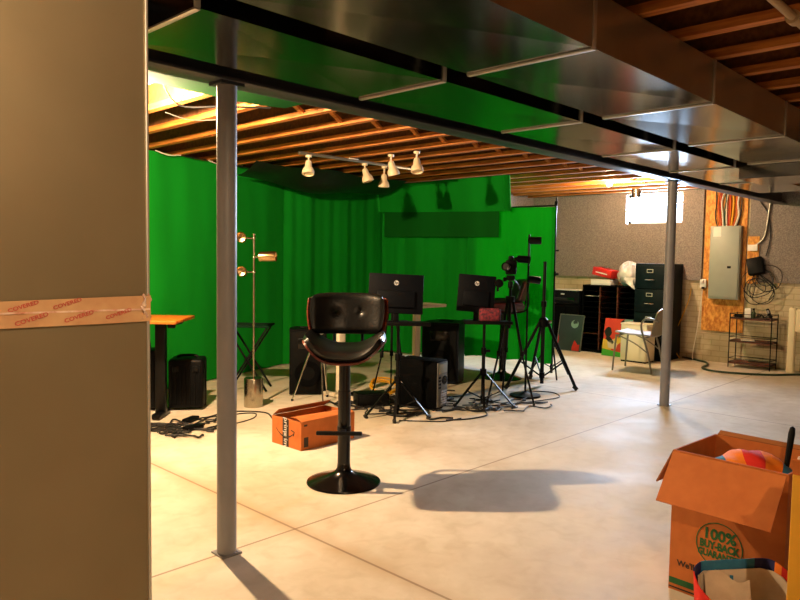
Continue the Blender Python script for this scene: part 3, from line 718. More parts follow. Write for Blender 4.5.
# small camera on a tripod behind the stool
def tripod_legs(t, H, R, m, angs, rtop=.012, rlow=.008):
    for a in angs:
        c, s_ = math.cos(R_(a)), math.sin(R_(a))
        lg = MB().cyl((c * .03, s_ * .03, H), (c * R * .5, s_ * R * .5, H * .48), rtop, n=10).cyl((c * R * .48, s_ * R * .48, H * .5), (c * R, s_ * R, .01), rlow, n=10).build('leg', m, t)
        MB().box((c * R * .5, s_ * R * .5, H * .48), (.035, .03, .05), .005).build('leg_clamp', 'black_plastic', lg)
        MB().lathe([(.013, 0), (.013, .025)], 10, at(c * R, s_ * R, 0)).build('rubber_foot', 'rubber', lg)
t = thing('camera_tripod', 'black tripod with a small camera behind the bar stool backrest', 'tripod', (4.74, 4.66, 0), -45)
tripod_legs(t, .9, .2, 'black_metal', (200, 330, 90))
MB().cyl((0, 0, .55), (0, 0, 1.06), .012, n=10).lathe([(.035, .88), (.035, .93)], 16).build('center_column', 'black_metal', t)
MB().box((0, 0, 1.07), (.06, .05, .02), .004).tube([(0, .02, 1.06), (.02, .12, 1.03), (.04, .2, .98)], .007, 8, 3).build('pan_head', 'black_plastic', t)
t = thing('camera', 'small black camera above the bar stool backrest', 'camera', (4.74, 4.66, 1.081), -45)
MB().box((0, 0, .042), (.11, .06, .08), .01).box((-.01, 0, .09), (.05, .05, .03), .006).build('body', 'black_plastic', t)
MB().cyl((.01, -.03, .04), (.01, -.09, .04), .032, n=20).build('lens', 'black_gloss', t)

# camera tripod in front of the second stool
t = thing('camera_tripod', 'tall black tripod carrying the video camera next to the black floor lamp', 'tripod', (5.55, 3.87, 0), -45)
tripod_legs(t, .98, .31, 'black_metal', (222, 312, 90), .014, .010)
MB().cyl((0, 0, .70), (0, 0, 1.16), .014, n=12).lathe([(.045, .95), (.045, 1.01)], 18).lathe([(.025, 1.09), (.025, 1.15)], 14).build('center_column', 'black_metal', t)
MB().box((0, 0, 1.185), (.075, .07, .05), .008).cyl((-.04, 0, 1.17), (-.07, 0, 1.17), .02, n=12).tube([(.02, .03, 1.18), (.1, .18, 1.12), (.14, .26, 1.06)], .008, 8, 3).build('pan_head', 'black_plastic', t)
t = thing('video_camera', 'black video camera with side lens on the tall tripod', 'camera', (5.55, 3.87, 1.211), -52)
MB().box((0, .01, .075), (.10, .12, .14), .014).box((0, .01, .16), (.05, .07, .05), .012).build('body', 'black_plastic', t)
MB().turned((-.03, -.04, .08), (-.06, -.13, .085), [(.034, 0), (.04, .2), (.042, .9), (.036, 1), (.03, .85)], 22).build('lens', 'black_gloss', t)
MB().turned((.03, .0, .155), (.16, .01, .15), [(.016, 0), (.02, .2), (.028, .6), (.03, 1)], 18).build('microphone', 'black_matte', t)
MB().box((.052, .01, .08), (.006, .08, .09), .002).build('side_screen', 'screen_back', t)
# big speaker tripod
t = thing('speaker_tripod', 'large black speaker tripod in front of the right edge of the green backdrop', 'tripod', (6.45, 4.06, 0), -45)
MB().cyl((0, 0, .03), (0, 0, .9), .021, n=18).cyl((0, 0, .88), (0, 0, 1.345), .0175, n=18).build('pole', 'black_metal', t)
for pr_, n_ in (([(.045, .64), (.05, .66), (.05, .72), (.03, .745)], 20), ([(.03, .86), (.03, .92)], 16), ([(.03, .09), (.03, .15)], 16)): MB().lathe(pr_, n_).build('collar', 'black_plastic', t)
MB().cyl((.045, -.01, .7), (.085, -.02, .7), .017, n=12).build('knob', 'chrome', t)
for a, R in ((322, .39), (205, .46), (95, .42)):
    c, s_ = math.cos(R_(a)), math.sin(R_(a))
    lg = MB().cyl((c * .045, s_ * .045, .70), (c * R, s_ * R, .02), .0165, n=14).cyl((c * .03, s_ * .03, .12), (c * R * .62, s_ * R * .62, .285), .009, n=8).build('leg', 'black_metal', t)
    MB().cyl((c * (R - .025), s_ * (R - .025), .045), (c * (R + .012), s_ * (R + .012), .012), .022, n=12).build('rubber_foot', 'rubber', lg)

# ------------------------------------------------------------------ far wall furniture
# filing cabinet
t = thing('filing_cabinet', 'dark green four-drawer filing cabinet behind the grey post', 'filing cabinet', (9.52, 4.15, 0))
MB().box((.015, 0, .665), (.55, .44, 1.33), .004).build('cabinet_body', 'cab_green', t)
for k in range(4):
    z = .17 + k * .325
    dr = MB().box((-.268, 0, z), (.022, .42, .31), .004).build('drawer', 'cab_green', t)
    MB().box((-.283, 0, z + .085), (.008, .09, .05), .002).build('label_holder', 'panel_grey', dr)
    MB().box((-.2845, 0, z + .085), (.008, .07, .032)).build('label_card', 'cab_green', dr)
    MB().tube([(-.28, .06, z - .035), (-.305, .055, z - .035), (-.305, -.055, z - .035), (-.28, -.06, z - .035)], .007, 8, 2).build('handle', 'chrome', dr)
# literature sorter
t = thing('literature_sorter', 'black sorter cabinet with three columns of shallow shelves', 'shelf unit', (9.6, 4.845, 0))
SW = .84
b = MB()
b.box((0, -SW / 2 + .01, .5), (.36, .02, 1.0)); b.box((0, SW / 2 - .01, .5), (.36, .02, 1.0)); b.box((0, 0, .99), (.36, SW, .02)); b.box((0, 0, .02), (.36, SW - .04, .04)); b.box((.175, 0, .5), (.01, SW - .04, .96))
b.build('carcass', 'black_matte', t)
for y in (-.137, .137): MB().box((0, y, .51), (.355, .014, .94)).build('divider', 'rack_wood', t)
for c in (-1, 0, 1):
    for k in range(1, 12):
        MB().box((.0, c * .274, .04 + k * .079), (.35, .258, .006)).build('shelf', 'black_matte' if (c, k) != (1, 3) else 'rack_wood', t)
def lying(name, label, cat, m, c, d, rz, bev=.004):
    return tag(MB().box(c, d, bev, rot=(0, 0, R_(rz))).build(name, m), label, cat)
lying('paper_sheet', 'white paper sheet lying in an upper slot of the black sorter', 'paper', 'paper', (9.5, 5.12, .835), (.16, .2, .003), 12, .001)
t = thing('white_box', 'flat white box on the black sorter, under the red box', 'box', (9.58, 5.0, 1.0), 4)
MB().box((0, 0, .043), (.28, .30, .085), .004).build('carton', 'white_plastic', t)
MB().box((0, 0, .075), (.284, .304, .02), .003).build('lid', 'paper', t)
t = thing('red_box', 'red box tilted on top of the flat white box', 'box', (9.56, 4.97, 1.087), -8)
MB().box((0, 0, .098), (.22, .32, .115), .005, rot=(R_(11), 0, 0)).build('carton', 'red_box', t)
MB().box((-.1115, .0, .09), (.003, .2, .016), 0, rot=(R_(11), 0, 0)).build('white_stripe', 'paper', t)
MB().sheet(lambda u, v: (-.1 + .2 * u, .13 - .1 * v, .145 + .03 * u * v), 3, 3, .003).build('flap', 'paper', t)
# plastic bag
rn = random.Random(12)
ph = [rn.uniform(0, 6) for _ in range(9)]
def bagfn(u, v):
    a = 2 * PI * u; h = v
    r = .02 + .155 * math.sin(PI * min(1, h * .93 + .07)) ** .6
    r *= 1 + .14 * math.sin(3 * a + ph[0] + 4 * h) + .08 * math.sin(7 * a + ph[1] - 5 * h) + .05 * math.sin(13 * a + 9 * h)
    return (9.56 + r * math.cos(a) * .85, 4.605 + r * math.sin(a) * 1.0 - .05 * (1 - h) * .5, 1.004 + .34 * h + .02 * math.sin(4 * a) * h)
b = MB(); nu, nv = 36, 16; vs = []; fs = []
for i in range(nu):
    for j in range(nv + 1): vs.append(bagfn(i / nu, j / nv))
for i in range(nu):
    for j in range(nv): i2 = (i + 1) % nu; fs.append((i * (nv + 1) + j, i2 * (nv + 1) + j, i2 * (nv + 1) + j + 1, i * (nv + 1) + j + 1))
fs.append(tuple(i * (nv + 1) for i in reversed(range(nu)))); fs.append(tuple(i * (nv + 1) + nv for i in range(nu)))
b.add(vs, fs)
t = thing('plastic_bag', 'crumpled white plastic bag on the sorter against the filing cabinet', 'bag', (9.56, 4.6, 1.0))
o = b.build('bag_body', 'bag_film', None, 70)
for v in o.data.vertices: v.co -= Vector((9.56, 4.6, 1.0))
o.parent = t
MB().sheet(lambda u, v: (-.165 - .02 * math.sin(3 * u) - .03 * v, -.02 - .14 * u + .02 * math.sin(5 * v), .13 - .17 * v * (.4 + .6 * u)), 8, 8, .002).build('bag_corner', 'bag_film', t, 70)
# printer and its cabinet
t = thing('low_cabinet', 'black low cabinet under the grey printer', 'cabinet', (9.6, 5.55, 0))
MB().box((0, 0, .35), (.36, .46, .68), .004).build('body', 'black_matte', t)
for s in (-1, 1):
    dd = MB().box((-.186, s * .113, .35), (.014, .215, .62), .003).build('door', 'black_matte', t)
    MB().sphere((-.2, s * .03, .42), .01, 8).build('knob', 'black_metal', dd)
t = thing('printer', 'dark grey printer on the black low cabinet', 'printer', (9.6, 5.55, .692))
MB().box((0, 0, .105), (.36, .46, .2), .012).build('body', 'screen_back', t)
MB().box((-.05, 0, .214), (.24, .4, .016), .005).build('scanner_lid', 'paper', t)
MB().box((-.183, .02, .075), (.012, .34, .05), .003).build('paper_slot', 'black_gloss', t)
MB().box((-.184, .05, .15), (.008, .06, .02), .002).build('badge', 'logo', t)
# leaning pictures: built upright then leant against what is behind
def leaning(name, label, x, y, lean, wd, h, m, cat='poster'):
    t = thing(name, label, cat, (x, y, 0)); t.rotation_euler = (0, R_(lean), 0)
    MB().box((0, 0, h / 2), (.012, wd, h), .001).build('board', m, t)
    return t
YZ = Matrix(((0, 0, -1, 0), (-1, 0, 0, 0), (0, 1, 0, 0), (0, 0, 0, 1)))       # outline (right, up) onto the -x face
t = leaning('framed_poster', 'dark framed poster with a pale disc leaning on the low cabinet', 9.27, 5.395, 12, .40, .54, 'poster_dark')
MB().lathe([(.062, 0), (.062, .001)], 28, at(-.0062, -.06, .41) @ YZ).build('printed_disc', 'poster_teal', t)
MB().prism([(-.02, -.0), (.045, .012), (.04, .05), (.0, .075), (-.03, .03)], .001, at(-.0068, -.06, .41) @ YZ).build('printed_figure', 'poster_dark', t)
MB().prism([(.06, .0), (.18, .0), (.18, .1), (.15, .09), (.09, .16), (.06, .06)], .001, at(-.0062, 0, .01) @ YZ).build('red_corner', 'red_box', t)
MB().prism([(-.2, .01), (-.18, .01), (-.178, .2), (-.2, .26)], .001, at(-.0062, 0, .0) @ YZ).build('red_edge', 'red_box', t)
fr = MB()
for s in (-1, 1): fr.box((-.002, s * .2, .27), (.02, .012, .552))
fr.box((-.002, 0, .546), (.02, .412, .012)); fr.box((-.002, 0, .004), (.02, .412, .008)); fr.build('frame', 'pc_grey', t)
t = leaning('art_poster', 'colourful red and green poster with a dark head shape leaning on the sorter', 9.24, 4.62, 10, .42, .54, 'poster_red')
def pp(poly, m, n, lay=1): MB().prism(poly, .0008, at(-.006 - .0008 * lay, 0, 0) @ YZ).build(n, m, t)
pp([(.04, .28), (.21, .2), (.21, .54), (.09, .54), (.05, .42)], 'poster_teal', 'teal_area')
pp([(-.21, .0), (.21, .0), (.21, .05), (.02, .07), (-.21, .1)], 'poster_green', 'green_area', 2)
pp([(-.21, .1), (-.08, .09), (.10, .24), (.05, .30), (-.10, .22), (-.21, .24)], 'poster_yellow', 'yellow_area')
pp([(-.12, .12), (.0, .1), (.02, .18), (-.06, .24), (-.14, .2)], 'poster_cream', 'cream_area', 2)
pp([(-.14 + .055 * math.cos(a * PI / 9) * (1 + .12 * math.sin(5 * a)), .34 + .075 * math.sin(a * PI / 9)) for a in range(18)], 'poster_black', 'dark_head', 3)
pp([(-.16, .29), (-.10, .27), (-.04, .2), (-.06, .17), (-.12, .2), (-.17, .24)], 'poster_black', 'dark_neck', 2)
pp([(.03, .5), (.08, .54), (.10, .4), (.06, .3), (.02, .26), (.05, .4)], 'poster_black', 'dark_streak', 3)
# white bin
t = thing('white_bin', 'white boxy bin with dark base in front of the filing cabinet', 'bin', (9.02, 4.19, 0))
MB().box((0, 0, .265), (.26, .37, .49), .012).build('body', 'bin_white', t)
MB().box((0, 0, .012), (.25, .35, .02), .004).build('dark_base', 'black_plastic', t)
MB().box((0, 0, .515), (.27, .38, .018), .006).build('lid', 'bin_white', t)
# metal armchair
t = thing('armchair', 'grey metal armchair beside the far post in front of the white bin', 'chair', (8.335, 3.835, 0), 7)
# local: front is +y, local -x is the side nearer the viewer
def chair_seat(u, v):
    a = u * 2 - 1; b = v * 2 - 1
    return (.225 * a * (1 - .06 * b * b), .23 * b + .02, .455 + .02 * b * b * (1 if b > 0 else -.4) + .012 * a * a)
MB().sheet(chair_seat, 14, 14, .02).build('seat', 'chair_seat', t, 60)
MB().sheet(lambda u, v: ((.22 - .05 * max(0, v - .6)) * (u * 2 - 1), -.19 - .06 * v - .03 * (1 - (u * 2 - 1) ** 2), .46 + .33 * v - .05 * abs(u * 2 - 1) ** 3 * v), 16, 12, .016).build('backrest', 'chair_grey', t, 60)
for s in (-1, 1):
    MB().tube([(s * .235, -.22, .0), (s * .238, -.17, .25), (s * .245, -.10, .48), (s * .25, -.085, .60), (s * .25, -.13, .665), (s * .245, -.2, .67), (s * .225, -.29, .64)], .0125, 10, 5).build('armrest', 'chair_metal', t)
    MB().tube([(s * .215, .23, .45), (s * .225, .245, .25), (s * .235, .26, .0)], .0115, 10, 4).build('leg', 'chair_metal', t)
    MB().tube([(s * .238, -.17, .25), (s * .23, .0, .36), (s * .22, .2, .44)], .008, 8, 3).build('side_stretcher', 'chair_metal', t)
MB().tube([(-.21, .22, .437), (0, .225, .437), (.21, .22, .437)], .010, 8, 3).tube([(-.24, -.13, .437), (.24, -.13, .437)], .010, 8, 1).build('seat_rail', 'chair_metal', t)

# ------------------------------------------------------------------ electrical wall
tag(MB().box((9.845, 3.39, 1.40), (.02, .54, 1.95)).build('plywood_board', 'osb'), 'orange chipboard backing board behind the electrical panel', 'board')
t = thing('breaker_box', 'grey electrical panel on the orange chipboard', 'electrical panel', (9.835, 3.36, .87))
MB().box((-.045, 0, .49), (.09, .39, .98), .004).build('panel_box', 'panel_grey', t)
MB().box((-.096, 0, .49), (.014, .365, .93), .004).build('panel_door', 'panel_grey', t)
MB().box((-.108, -.07, .43), (.014, .045, .03), .003).build('latch', 'black_plastic', t)
MB().box((-.1035, .10, .90), (.002, .10, .13)).build('paper_label', 'paper', t)
MB().box((0, -.01, -.035), (.004, .3, .05), 0).build('shadow_gap', 'osb', t) if False else None
rn = random.Random(4)
wires = [(3.53, 'cable_black', 'black'), (3.49, 'cable_orange', 'orange'), (3.46, 'cable_red', 'red'), (3.43, 'cable_white', 'white'), (3.40, 'cable_green', 'green'),
         (3.37, 'cable_white', 'white'), (3.345, 'cable_red', 'red'), (3.32, 'cable_orange', 'orange'), (3.29, 'cable_yellow', 'yellow'), (3.26, 'cable_orange', 'orange'), (3.225, 'cable_white', 'white'), (3.19, 'cable_black', 'black')]
names = {}
for i, (y, m_, cn) in enumerate(wires):
    pos = ['first', 'second', 'third', 'fourth', 'fifth', 'sixth', 'seventh', 'eighth', 'ninth', 'tenth', 'eleventh', 'twelfth'][i]
    b = MB().tube([(9.80, 3.36 + (y - 3.36) * .75, 1.85), (9.81, y + rn.uniform(-.01, .01), 2.0), (9.815, y + rn.uniform(-.02, .02), 2.18), (9.81, y + rn.uniform(-.03, .03), 2.34), (9.80, y + rn.uniform(-.03, .03), 2.45)], rn.choice((.008, .011, .013)), 8, 4)
    tag(b.build('electrical_cable', m_), '%s cable rising from the electrical panel, %s from its left edge' % (cn, pos), 'cable', 'cables above the electrical panel')
tag(MB().tube([(9.79, 2.82, 2.33), (9.79, 2.84, 2.1), (9.79, 2.87, 1.8), (9.79, 2.90, 1.68), (9.79, 2.955, 1.62), (9.795, 3.0, 1.59)], .014, 10, 5).build('conduit', 'conduit'), 'grey bent conduit running down to the white junction box', 'conduit')
tag(MB().tube([(9.79, 3.02, 2.33), (9.79, 2.95, 2.15), (9.795, 2.86, 2.0), (9.795, 2.82, 1.7), (9.79, 2.86, 1.45)], .007, 8, 5).build('wall_cable', 'cable_black'), 'thin black cable hanging beside the grey conduit', 'cable')
t = thing('junction_box', 'white junction box at the lower end of the grey conduit', 'junction box', (9.808, 3.02, 1.56))
MB().box((-.02, 0, 0), (.04, .11, .07), .004).build('box', 'white_plastic', t); MB().box((-.042, 0, 0), (.004, .12, .08), .001).build('cover', 'white_plastic', t)
t = thing('outlet_box', 'white outlet with plugged cables at the left edge of the chipboard', 'outlet', (9.808, 3.64, 1.05))
MB().box((-.015, 0, .02), (.03, .08, .12), .004).build('box', 'white_plastic', t); MB().box((-.045, .01, .05), (.03, .04, .04), .004).build('plug', 'white_plastic', t); MB().box((-.045, -.01, -.04), (.03, .035, .03), .004).build('plug', 'black_plastic', t)
tag(MB().box((9.805, 3.02, 1.40), (.012, .14, .62)).build('plywood_board', 'osb'), 'narrow chipboard strip behind the black router', 'board')
t = thing('router', 'black wall router hung among looped cables', 'router', (9.797, 2.965, 1.32))
MB().box((-.05, 0, 0), (.10, .19, .22), .014, rot=(R_(-14), R_(14), 0)).build('body', 'black_plastic', t)
MB().box((-.015, 0, .0), (.03, .1, .1), .004).build('bracket', 'black_metal', t)
rn = random.Random(8)
for i in range(6):
    cy, cz, r = 2.9 + rn.uniform(-.08, .06), 1.08 + rn.uniform(-.14, .1), rn.uniform(.09, .2)
    pts = [(9.77 + rn.uniform(-.02, .02), cy + r * math.cos(a) * rn.uniform(.85, 1.1), cz + r * math.sin(a) * rn.uniform(.85, 1.1)) for a in [k * .7 + i for k in range(11)]]
    tag(MB().tube([(9.77, 2.95, 1.24)] + pts, .005, 6, 4).build('looped_cable', 'cable_black'), 'black cable hanging in loops on the wall above the shelf rack', 'cable', 'cable loops below the router')
tag(MB().tube([(9.79, 3.8, 1.0), (9.79, 3.83, .82), (9.72, 3.92, .5), (9.7, 4.02, .25), (9.70, 3.88, .01)], .007, 8, 5).build('extension_cord', 'cable_yellow'), 'yellow extension cord hanging beside the filing cabinet', 'cord')
tag(MB().tube([(9.78, 3.64, 1.0), (9.79, 3.66, .8), (9.79, 3.70, .4), (9.78, 3.74, .1), (9.74, 3.72, .01)], .006, 8, 5).build('wall_cable', 'cable_white'), 'white cable hanging from the outlet down the block wall', 'cable')
tag(MB().tube([(9.9, 3.98, .014), (9.78, 3.73, .014), (9.62, 3.5, .014), (9.36, 3.38, .014), (9.14, 3.36, .014), (9.0, 3.29, .014), (8.92, 3.14, .014), (8.97, 2.86, .014), (9.16, 2.56, .014), (9.45, 2.33, .014), (9.7, 2.0, .014)], .013, 10, 6).build('floor_hose', 'cable_green'), 'thick dark green cable snaking along the floor by the shelf rack', 'cable')
# shelf rack
t = thing('shelf_rack', 'three-tier black wire rack with red-brown shelves against the block wall', 'shelf rack', (9.66, 2.93, 0))
for sx in (-1, 1):
    for sy in (-1, 1): MB().cyl((sx * .13, sy * .25, 0), (sx * .13, sy * .25, .71), .007, n=8).build('upright', 'black_metal', t)
for z in (.06, .34, .64):
    sh = MB().box((0, 0, z), (.25, .49, .022), .003).build('shelf', 'rack_wood', t)
    r = MB()
    for dz in (.012, .06):
        for sx in (-1, 1): r.cyl((sx * .13, -.25, z + dz), (sx * .13, .25, z + dz), .0045, n=6)
        for sy in (-1, 1): r.cyl((-.13, sy * .25, z + dz), (.13, sy * .25, z + dz), .0045, n=6)
    r.build('guard_rail', 'black_metal', sh)
t = thing('white_bottle', 'white box on the top shelf of the wire rack', 'box', (9.66, 3.0, .652))
MB().box((0, 0, .06), (.06, .08, .12), .006).build('carton', 'white_plastic', t); MB().box((0, 0, .121), (.05, .07, .004)).build('lid', 'paper', t)
t = thing('green_bottle', 'small green bottle beside the white box on the rack', 'bottle', (9.64, 2.93, .652))
MB().lathe([(.022, 0), (.024, .01), (.024, .07), (.01, .09), (.01, .105)], 16).build('body', 'green_case', t); MB().lathe([(.013, .1), (.013, .125)], 12).build('cap', 'black_plastic', t)
for i, (y, dz) in enumerate(((2.86, 0), (2.80, .0), (2.75, 0))):
    tag(curl(9.64, y, .652, .035, 12, 20 + i, .005, .05).build('cable', 'cable_black'), 'black cable heaped on the top shelf of the wire rack', 'cable', 'cables on the rack')
t = thing('power_adapter', 'black adapter lying on the left end of the top rack shelf', 'adapter', (9.63, 3.11, .652))
MB().box((0, 0, .02), (.06, .09, .04), .006).build('body', 'black_plastic', t); MB().cyl((0, .04, .02), (0, .065, .02), .006, n=8).build('strain_relief', 'black_plastic', t)
t = thing('phone_handset', 'dark handset leaning at the right end of the top rack shelf', 'handset', (9.64, 2.715, .652)); t.rotation_euler = (R_(-24), 0, 0)
MB().box((0, 0, .075), (.03, .035, .13), .008).build('body', 'black_plastic', t); MB().box((-.017, 0, .1), (.004, .025, .04)).build('display', 'pc_grey', t)
lying('folded_paper', 'folded white paper on the middle shelf of the wire rack', 'paper', 'paper', (9.62, 2.98, .359), (.10, .16, .012), 20, .003)
# white plastic chair back at the right edge, black crate
t = thing('plastic_shelving', 'cream plastic upright piece with rounded top at the right picture edge', 'plastic furniture', (9.55, 2.31, 0))
MB().box((0, .14, .41), (.05, .09, .82), .024, seg=3).box((0, -.14, .41), (.05, .09, .82), .024, seg=3).build('side_post', 'cream_plastic', t)
MB().box((0, 0, .66), (.045, .22, .28), .02, seg=3).build('top_panel', 'cream_plastic', t)
t = thing('black_crate', 'black crate standing behind the cream plastic upright', 'crate', (9.72, 2.24, 0))
MB().box((0, 0, .26), (.16, .26, .5), .01).build('body', 'black_plastic', t); MB().box((0, 0, .52), (.17, .27, .02), .004).build('lid', 'black_plastic', t)
# white pipe near the bulb, conduit pipes above right
tag(MB().cyl((9.3, 4.415, 2.24), (9.3, 4.415, 2.59), .06, n=24).lathe([(.07, 0), (.07, .03)], 24, at(9.3, 4.415, 2.3)).build('vent_pipe', 'galvanised'), 'short metal vent pipe beside the glowing bulb above the window', 'pipe')
tag(MB().cyl((2.4, .83, 2.32), (6.4, .83, 2.32), .016, n=14).lathe([(.027, 0), (.027, .05)], 14, at(3.02, .83, 2.32) @ Matrix.Rotation(PI / 2, 4, 'Y')).build('ceiling_pipe', 'pvc'), 'tan pipe with a coupling under the joists at upper right', 'pipe')
tag(MB().cyl((2.4, .62, 2.32), (6.4, .62, 2.32), .016, n=14).build('ceiling_pipe', 'pvc'), 'second tan pipe in the extreme upper right corner', 'pipe')
# wires in the joist bays at left
tag(MB().tube([(2.05, 4.05, 2.5), (2.3, 4.25, 2.34), (2.55, 4.1, 2.345), (2.8, 3.92, 2.352)], .006, 6, 5).build('ceiling_cable', 'cable_black'), 'black cable sagging under the joists beside the hidden bulb', 'cable')
tag(MB().tube([(2.4, 4.6, 2.348), (2.62, 4.62, 2.33), (2.85, 4.4, 2.35)], .004, 6, 5).build('ceiling_cable', 'conduit'), 'grey cable under the joists above the desk', 'cable')
for i in range(4):
    x = 3.2 + i * .35
    tag(MB().tube([(x, 6.30 + .315 * (x - 3.08), 2.345), (x + .15, 6.33 + .315 * (x - 3.08), 2.32 + .02 * (i % 2)), (x + .32, 6.40 + .315 * (x - 3.08), 2.345)], .006, 6, 4).build('ceiling_cable', 'cable_white' if i % 2 == 0 else 'cable_black'),
        'short cable strung along the top of the long curtain', 'cable', 'cables along the curtain top')

# ------------------------------------------------------------------ big open carton at right front
t = thing('moving_box', 'large open cardboard box printed 100% buy-back guarantee in the right foreground', 'cardboard box', (2.85, 1.15, 0), -93.4)
W_, D_, H_ = .44, .40, .59
b = MB(); th = .006
b.box((W_ / 2, th / 2, H_ / 2), (W_, th, H_)); b.box((W_ / 2, D_ - th / 2, H_ / 2), (W_, th, H_)); b.box((th / 2, D_ / 2, H_ / 2), (th, D_ - 2 * th, H_)); b.box((W_ - th / 2, D_ / 2, H_ / 2), (th, D_ - 2 * th, H_)); b.box((W_ / 2, D_ / 2, .004), (W_ - 2 * th, D_ - 2 * th, .006))
b.build('carton', 'card', t)
MB().sheet(lambda u, v: (.004 + (W_ - .008) * u, -.012 - .135 * v, H_ - .006 - .175 * v), 8, 6, .005).build('flap', 'card', t)
MB().sheet(lambda u, v: (-.006 - .07 * v, .01 + (D_ - .02) * u, H_ - .006 - .15 * v), 6, 5, .005).build('flap', 'card_inside', t)
MB().sheet(lambda u, v: (W_ + .008 + .10 * v, .01 + (D_ - .02) * u, H_ - .004 - .10 * v), 6, 5, .005).build('flap', 'card', t)
MB().sheet(lambda u, v: (.01 + (W_ - .02) * u, D_ + .004 + .03 * v, H_ + .0 + .012 * v), 6, 5, .005).build('flap', 'card_inside', t)
ink = lambda b_, n, m='ink_green': b_.build(n, m, t)
cxm, czm = .20, .243
FRONT = lambda x, z: at(x, -.0008, z) @ STAND
text('100%', .060, 'ink_green', t, FRONT(cxm, czm + .038), bold=.0022)
text('BUY-BACK', .042, 'ink_green', t, FRONT(cxm, czm - .006), bold=.0022, squeeze=.76)
text('GUARANTEE', .038, 'ink_green', t, FRONT(cxm, czm - .042), bold=.0018, squeeze=.76)
rg = MB().lathe([(.092, 0), (.092, .001), (.088, .001), (.088, 0), (.092, 0)], 48, at(cxm, -.0004, czm) @ Matrix.Rotation(PI / 2, 4, 'X'), cap=False); ink(rg, 'printed_ring')
ink(MB().box((W_ / 2, -.0005, .040), (W_ - .004, .001, .026)), 'green_stripe')
ink(MB().box((W_ / 2, -.0005, .012), (W_ - .004, .001, .006)), 'thin_stripe', 'ink_dark')
text("We'll Buy", .034, 'ink_dark', t, FRONT(.10, .12), bold=.001)
# contents
def blanket(label, cx, cy, z, rx, ry, rz_, cols, seed):
    t = thing('folded_blanket', label, 'blanket', (cx, cy, z))
    rn = random.Random(seed); n = len(cols)
    for i, m_ in enumerate(cols):
        u0, u1 = i / n, (i + 1) / n
        def fn(u, v, u0=u0, u1=u1):
            a = PI * (u0 + (u1 - u0) * u); b_ = PI * v
            return (-rx * math.cos(a) * (.35 + .65 * math.sin(b_)), -ry * math.cos(b_), rz_ * math.sin(a) * (.2 + .8 * math.sin(b_)) + .006 * math.sin(9 * a + 5 * b_))
        MB().sheet(fn, 8, 14, .012).build('stripe', m_, t, 70)
    t.rotation_euler = (0, 0, R_(-65))
    return t
blanket('rainbow tie-dye cloth bulging out of the large open box', 3.03, .90, .46, .17, .16, .13, ['bag_blue', 'bag_blue', 'bag_orange', 'bag_red', 'bag_orange', 'bag_blue', 'bag_navy'], 2)
tag(MB().turned((3.08, .80, .40), (3.16, .79, .70), [(.006, 0), (.009, .3), (.012, .75), (.013, .9), (.010, .98), (.003, 1)], 14).build('black_stick', 'black_plastic'), 'black stick standing up out of the large open box', 'stick')
# tote bag in front
t = thing('tote_bag', 'open tote bag with white lining and colourful rim in front of the large box', 'bag', (2.55, .755, 0), -50)
def bag_ring(h, r1, r2, out=0.0): return lambda a: ((r1 + out) * math.cos(a) * (1 + .04 * math.sin(3 * a)), (r2 + out) * math.sin(a), h + .02 * math.sin(2 * a + 1))
def bag_wall(a0, a1, z0, z1, m_, name, out=0.0, par=None):
    def fn(u, v):
        a = a0 + (a1 - a0) * u; z = z0 + (z1 - z0) * v
        k = 1 + .10 * (z / .34)
        x = .155 * k * math.copysign(abs(math.cos(a)) ** .7, math.cos(a)); y = .105 * k * math.copysign(abs(math.sin(a)) ** .7, math.sin(a))
        x += out * math.cos(a); y += out * math.sin(a)
        wob = .008 * math.sin(5 * a + 9 * z); z = z * (1 + 2.2 * y)
        return (x + wob, y + wob, z + (.018 * math.sin(2 * a + 1) * (z / .34)))
    return MB().sheet(fn, 16, 8, .004).build(name, m_, par or t, 70)
body = None
segs = [(0, .5, 'bag_red'), (.5, .75, 'bag_orange'), (.75, 1.3, 'bag_navy'), (1.3, 2.4, 'bag_blue'), (2.4, 2.9, 'bag_navy'), (2.9, 3.6, 'bag_red'), (3.6, 4.2, 'bag_orange'), (4.2, 5.2, 'bag_blue'), (5.2, 5.8, 'bag_orange'), (5.8, 2 * PI, 'bag_blue')]
for a0, a1, m_ in segs: bag_wall(a0, a1, .004, .245, m_, 'outer_panel')
bag_wall(0, 2 * PI, .02, .222, 'bag_lining', 'lining', -.010)
MB().lathe([(.001, 0), (.11, 0), (.11, .006), (.001, .006)], 24, Matrix.Diagonal((1.3, .9, 1, 1))).build('bag_bottom', 'bag_blue', t)
MB().sheet(lambda u, v: (-.12 + .15 * u, .03 + .04 * v - .02 * u, .14 + .11 * v + .02 * math.sin(6 * u)), 8, 6, .004).build('inner_pocket', 'bag_lining', t, 70)
MB().tube([(-.03, .04, .14), (-.025, .07, .25)], .006, 6, 1).build('inner_strap', 'bag_blue', t)
# yellow carton at the right edge
t = thing('yellow_box', 'yellow cardboard box cut off by the right edge, next to the tote bag', 'cardboard box', (2.255, .558, 0), -79)
b = MB(); b.box((.16, .12, .375), (.32, .24, .75), .004); b.build('carton', 'card_yellow', t)
MB().sheet(lambda u, v: (.0 + .32 * u, .002 - .03 * v, .752 + .05 * v), 4, 3, .005).build('flap', 'card', t)

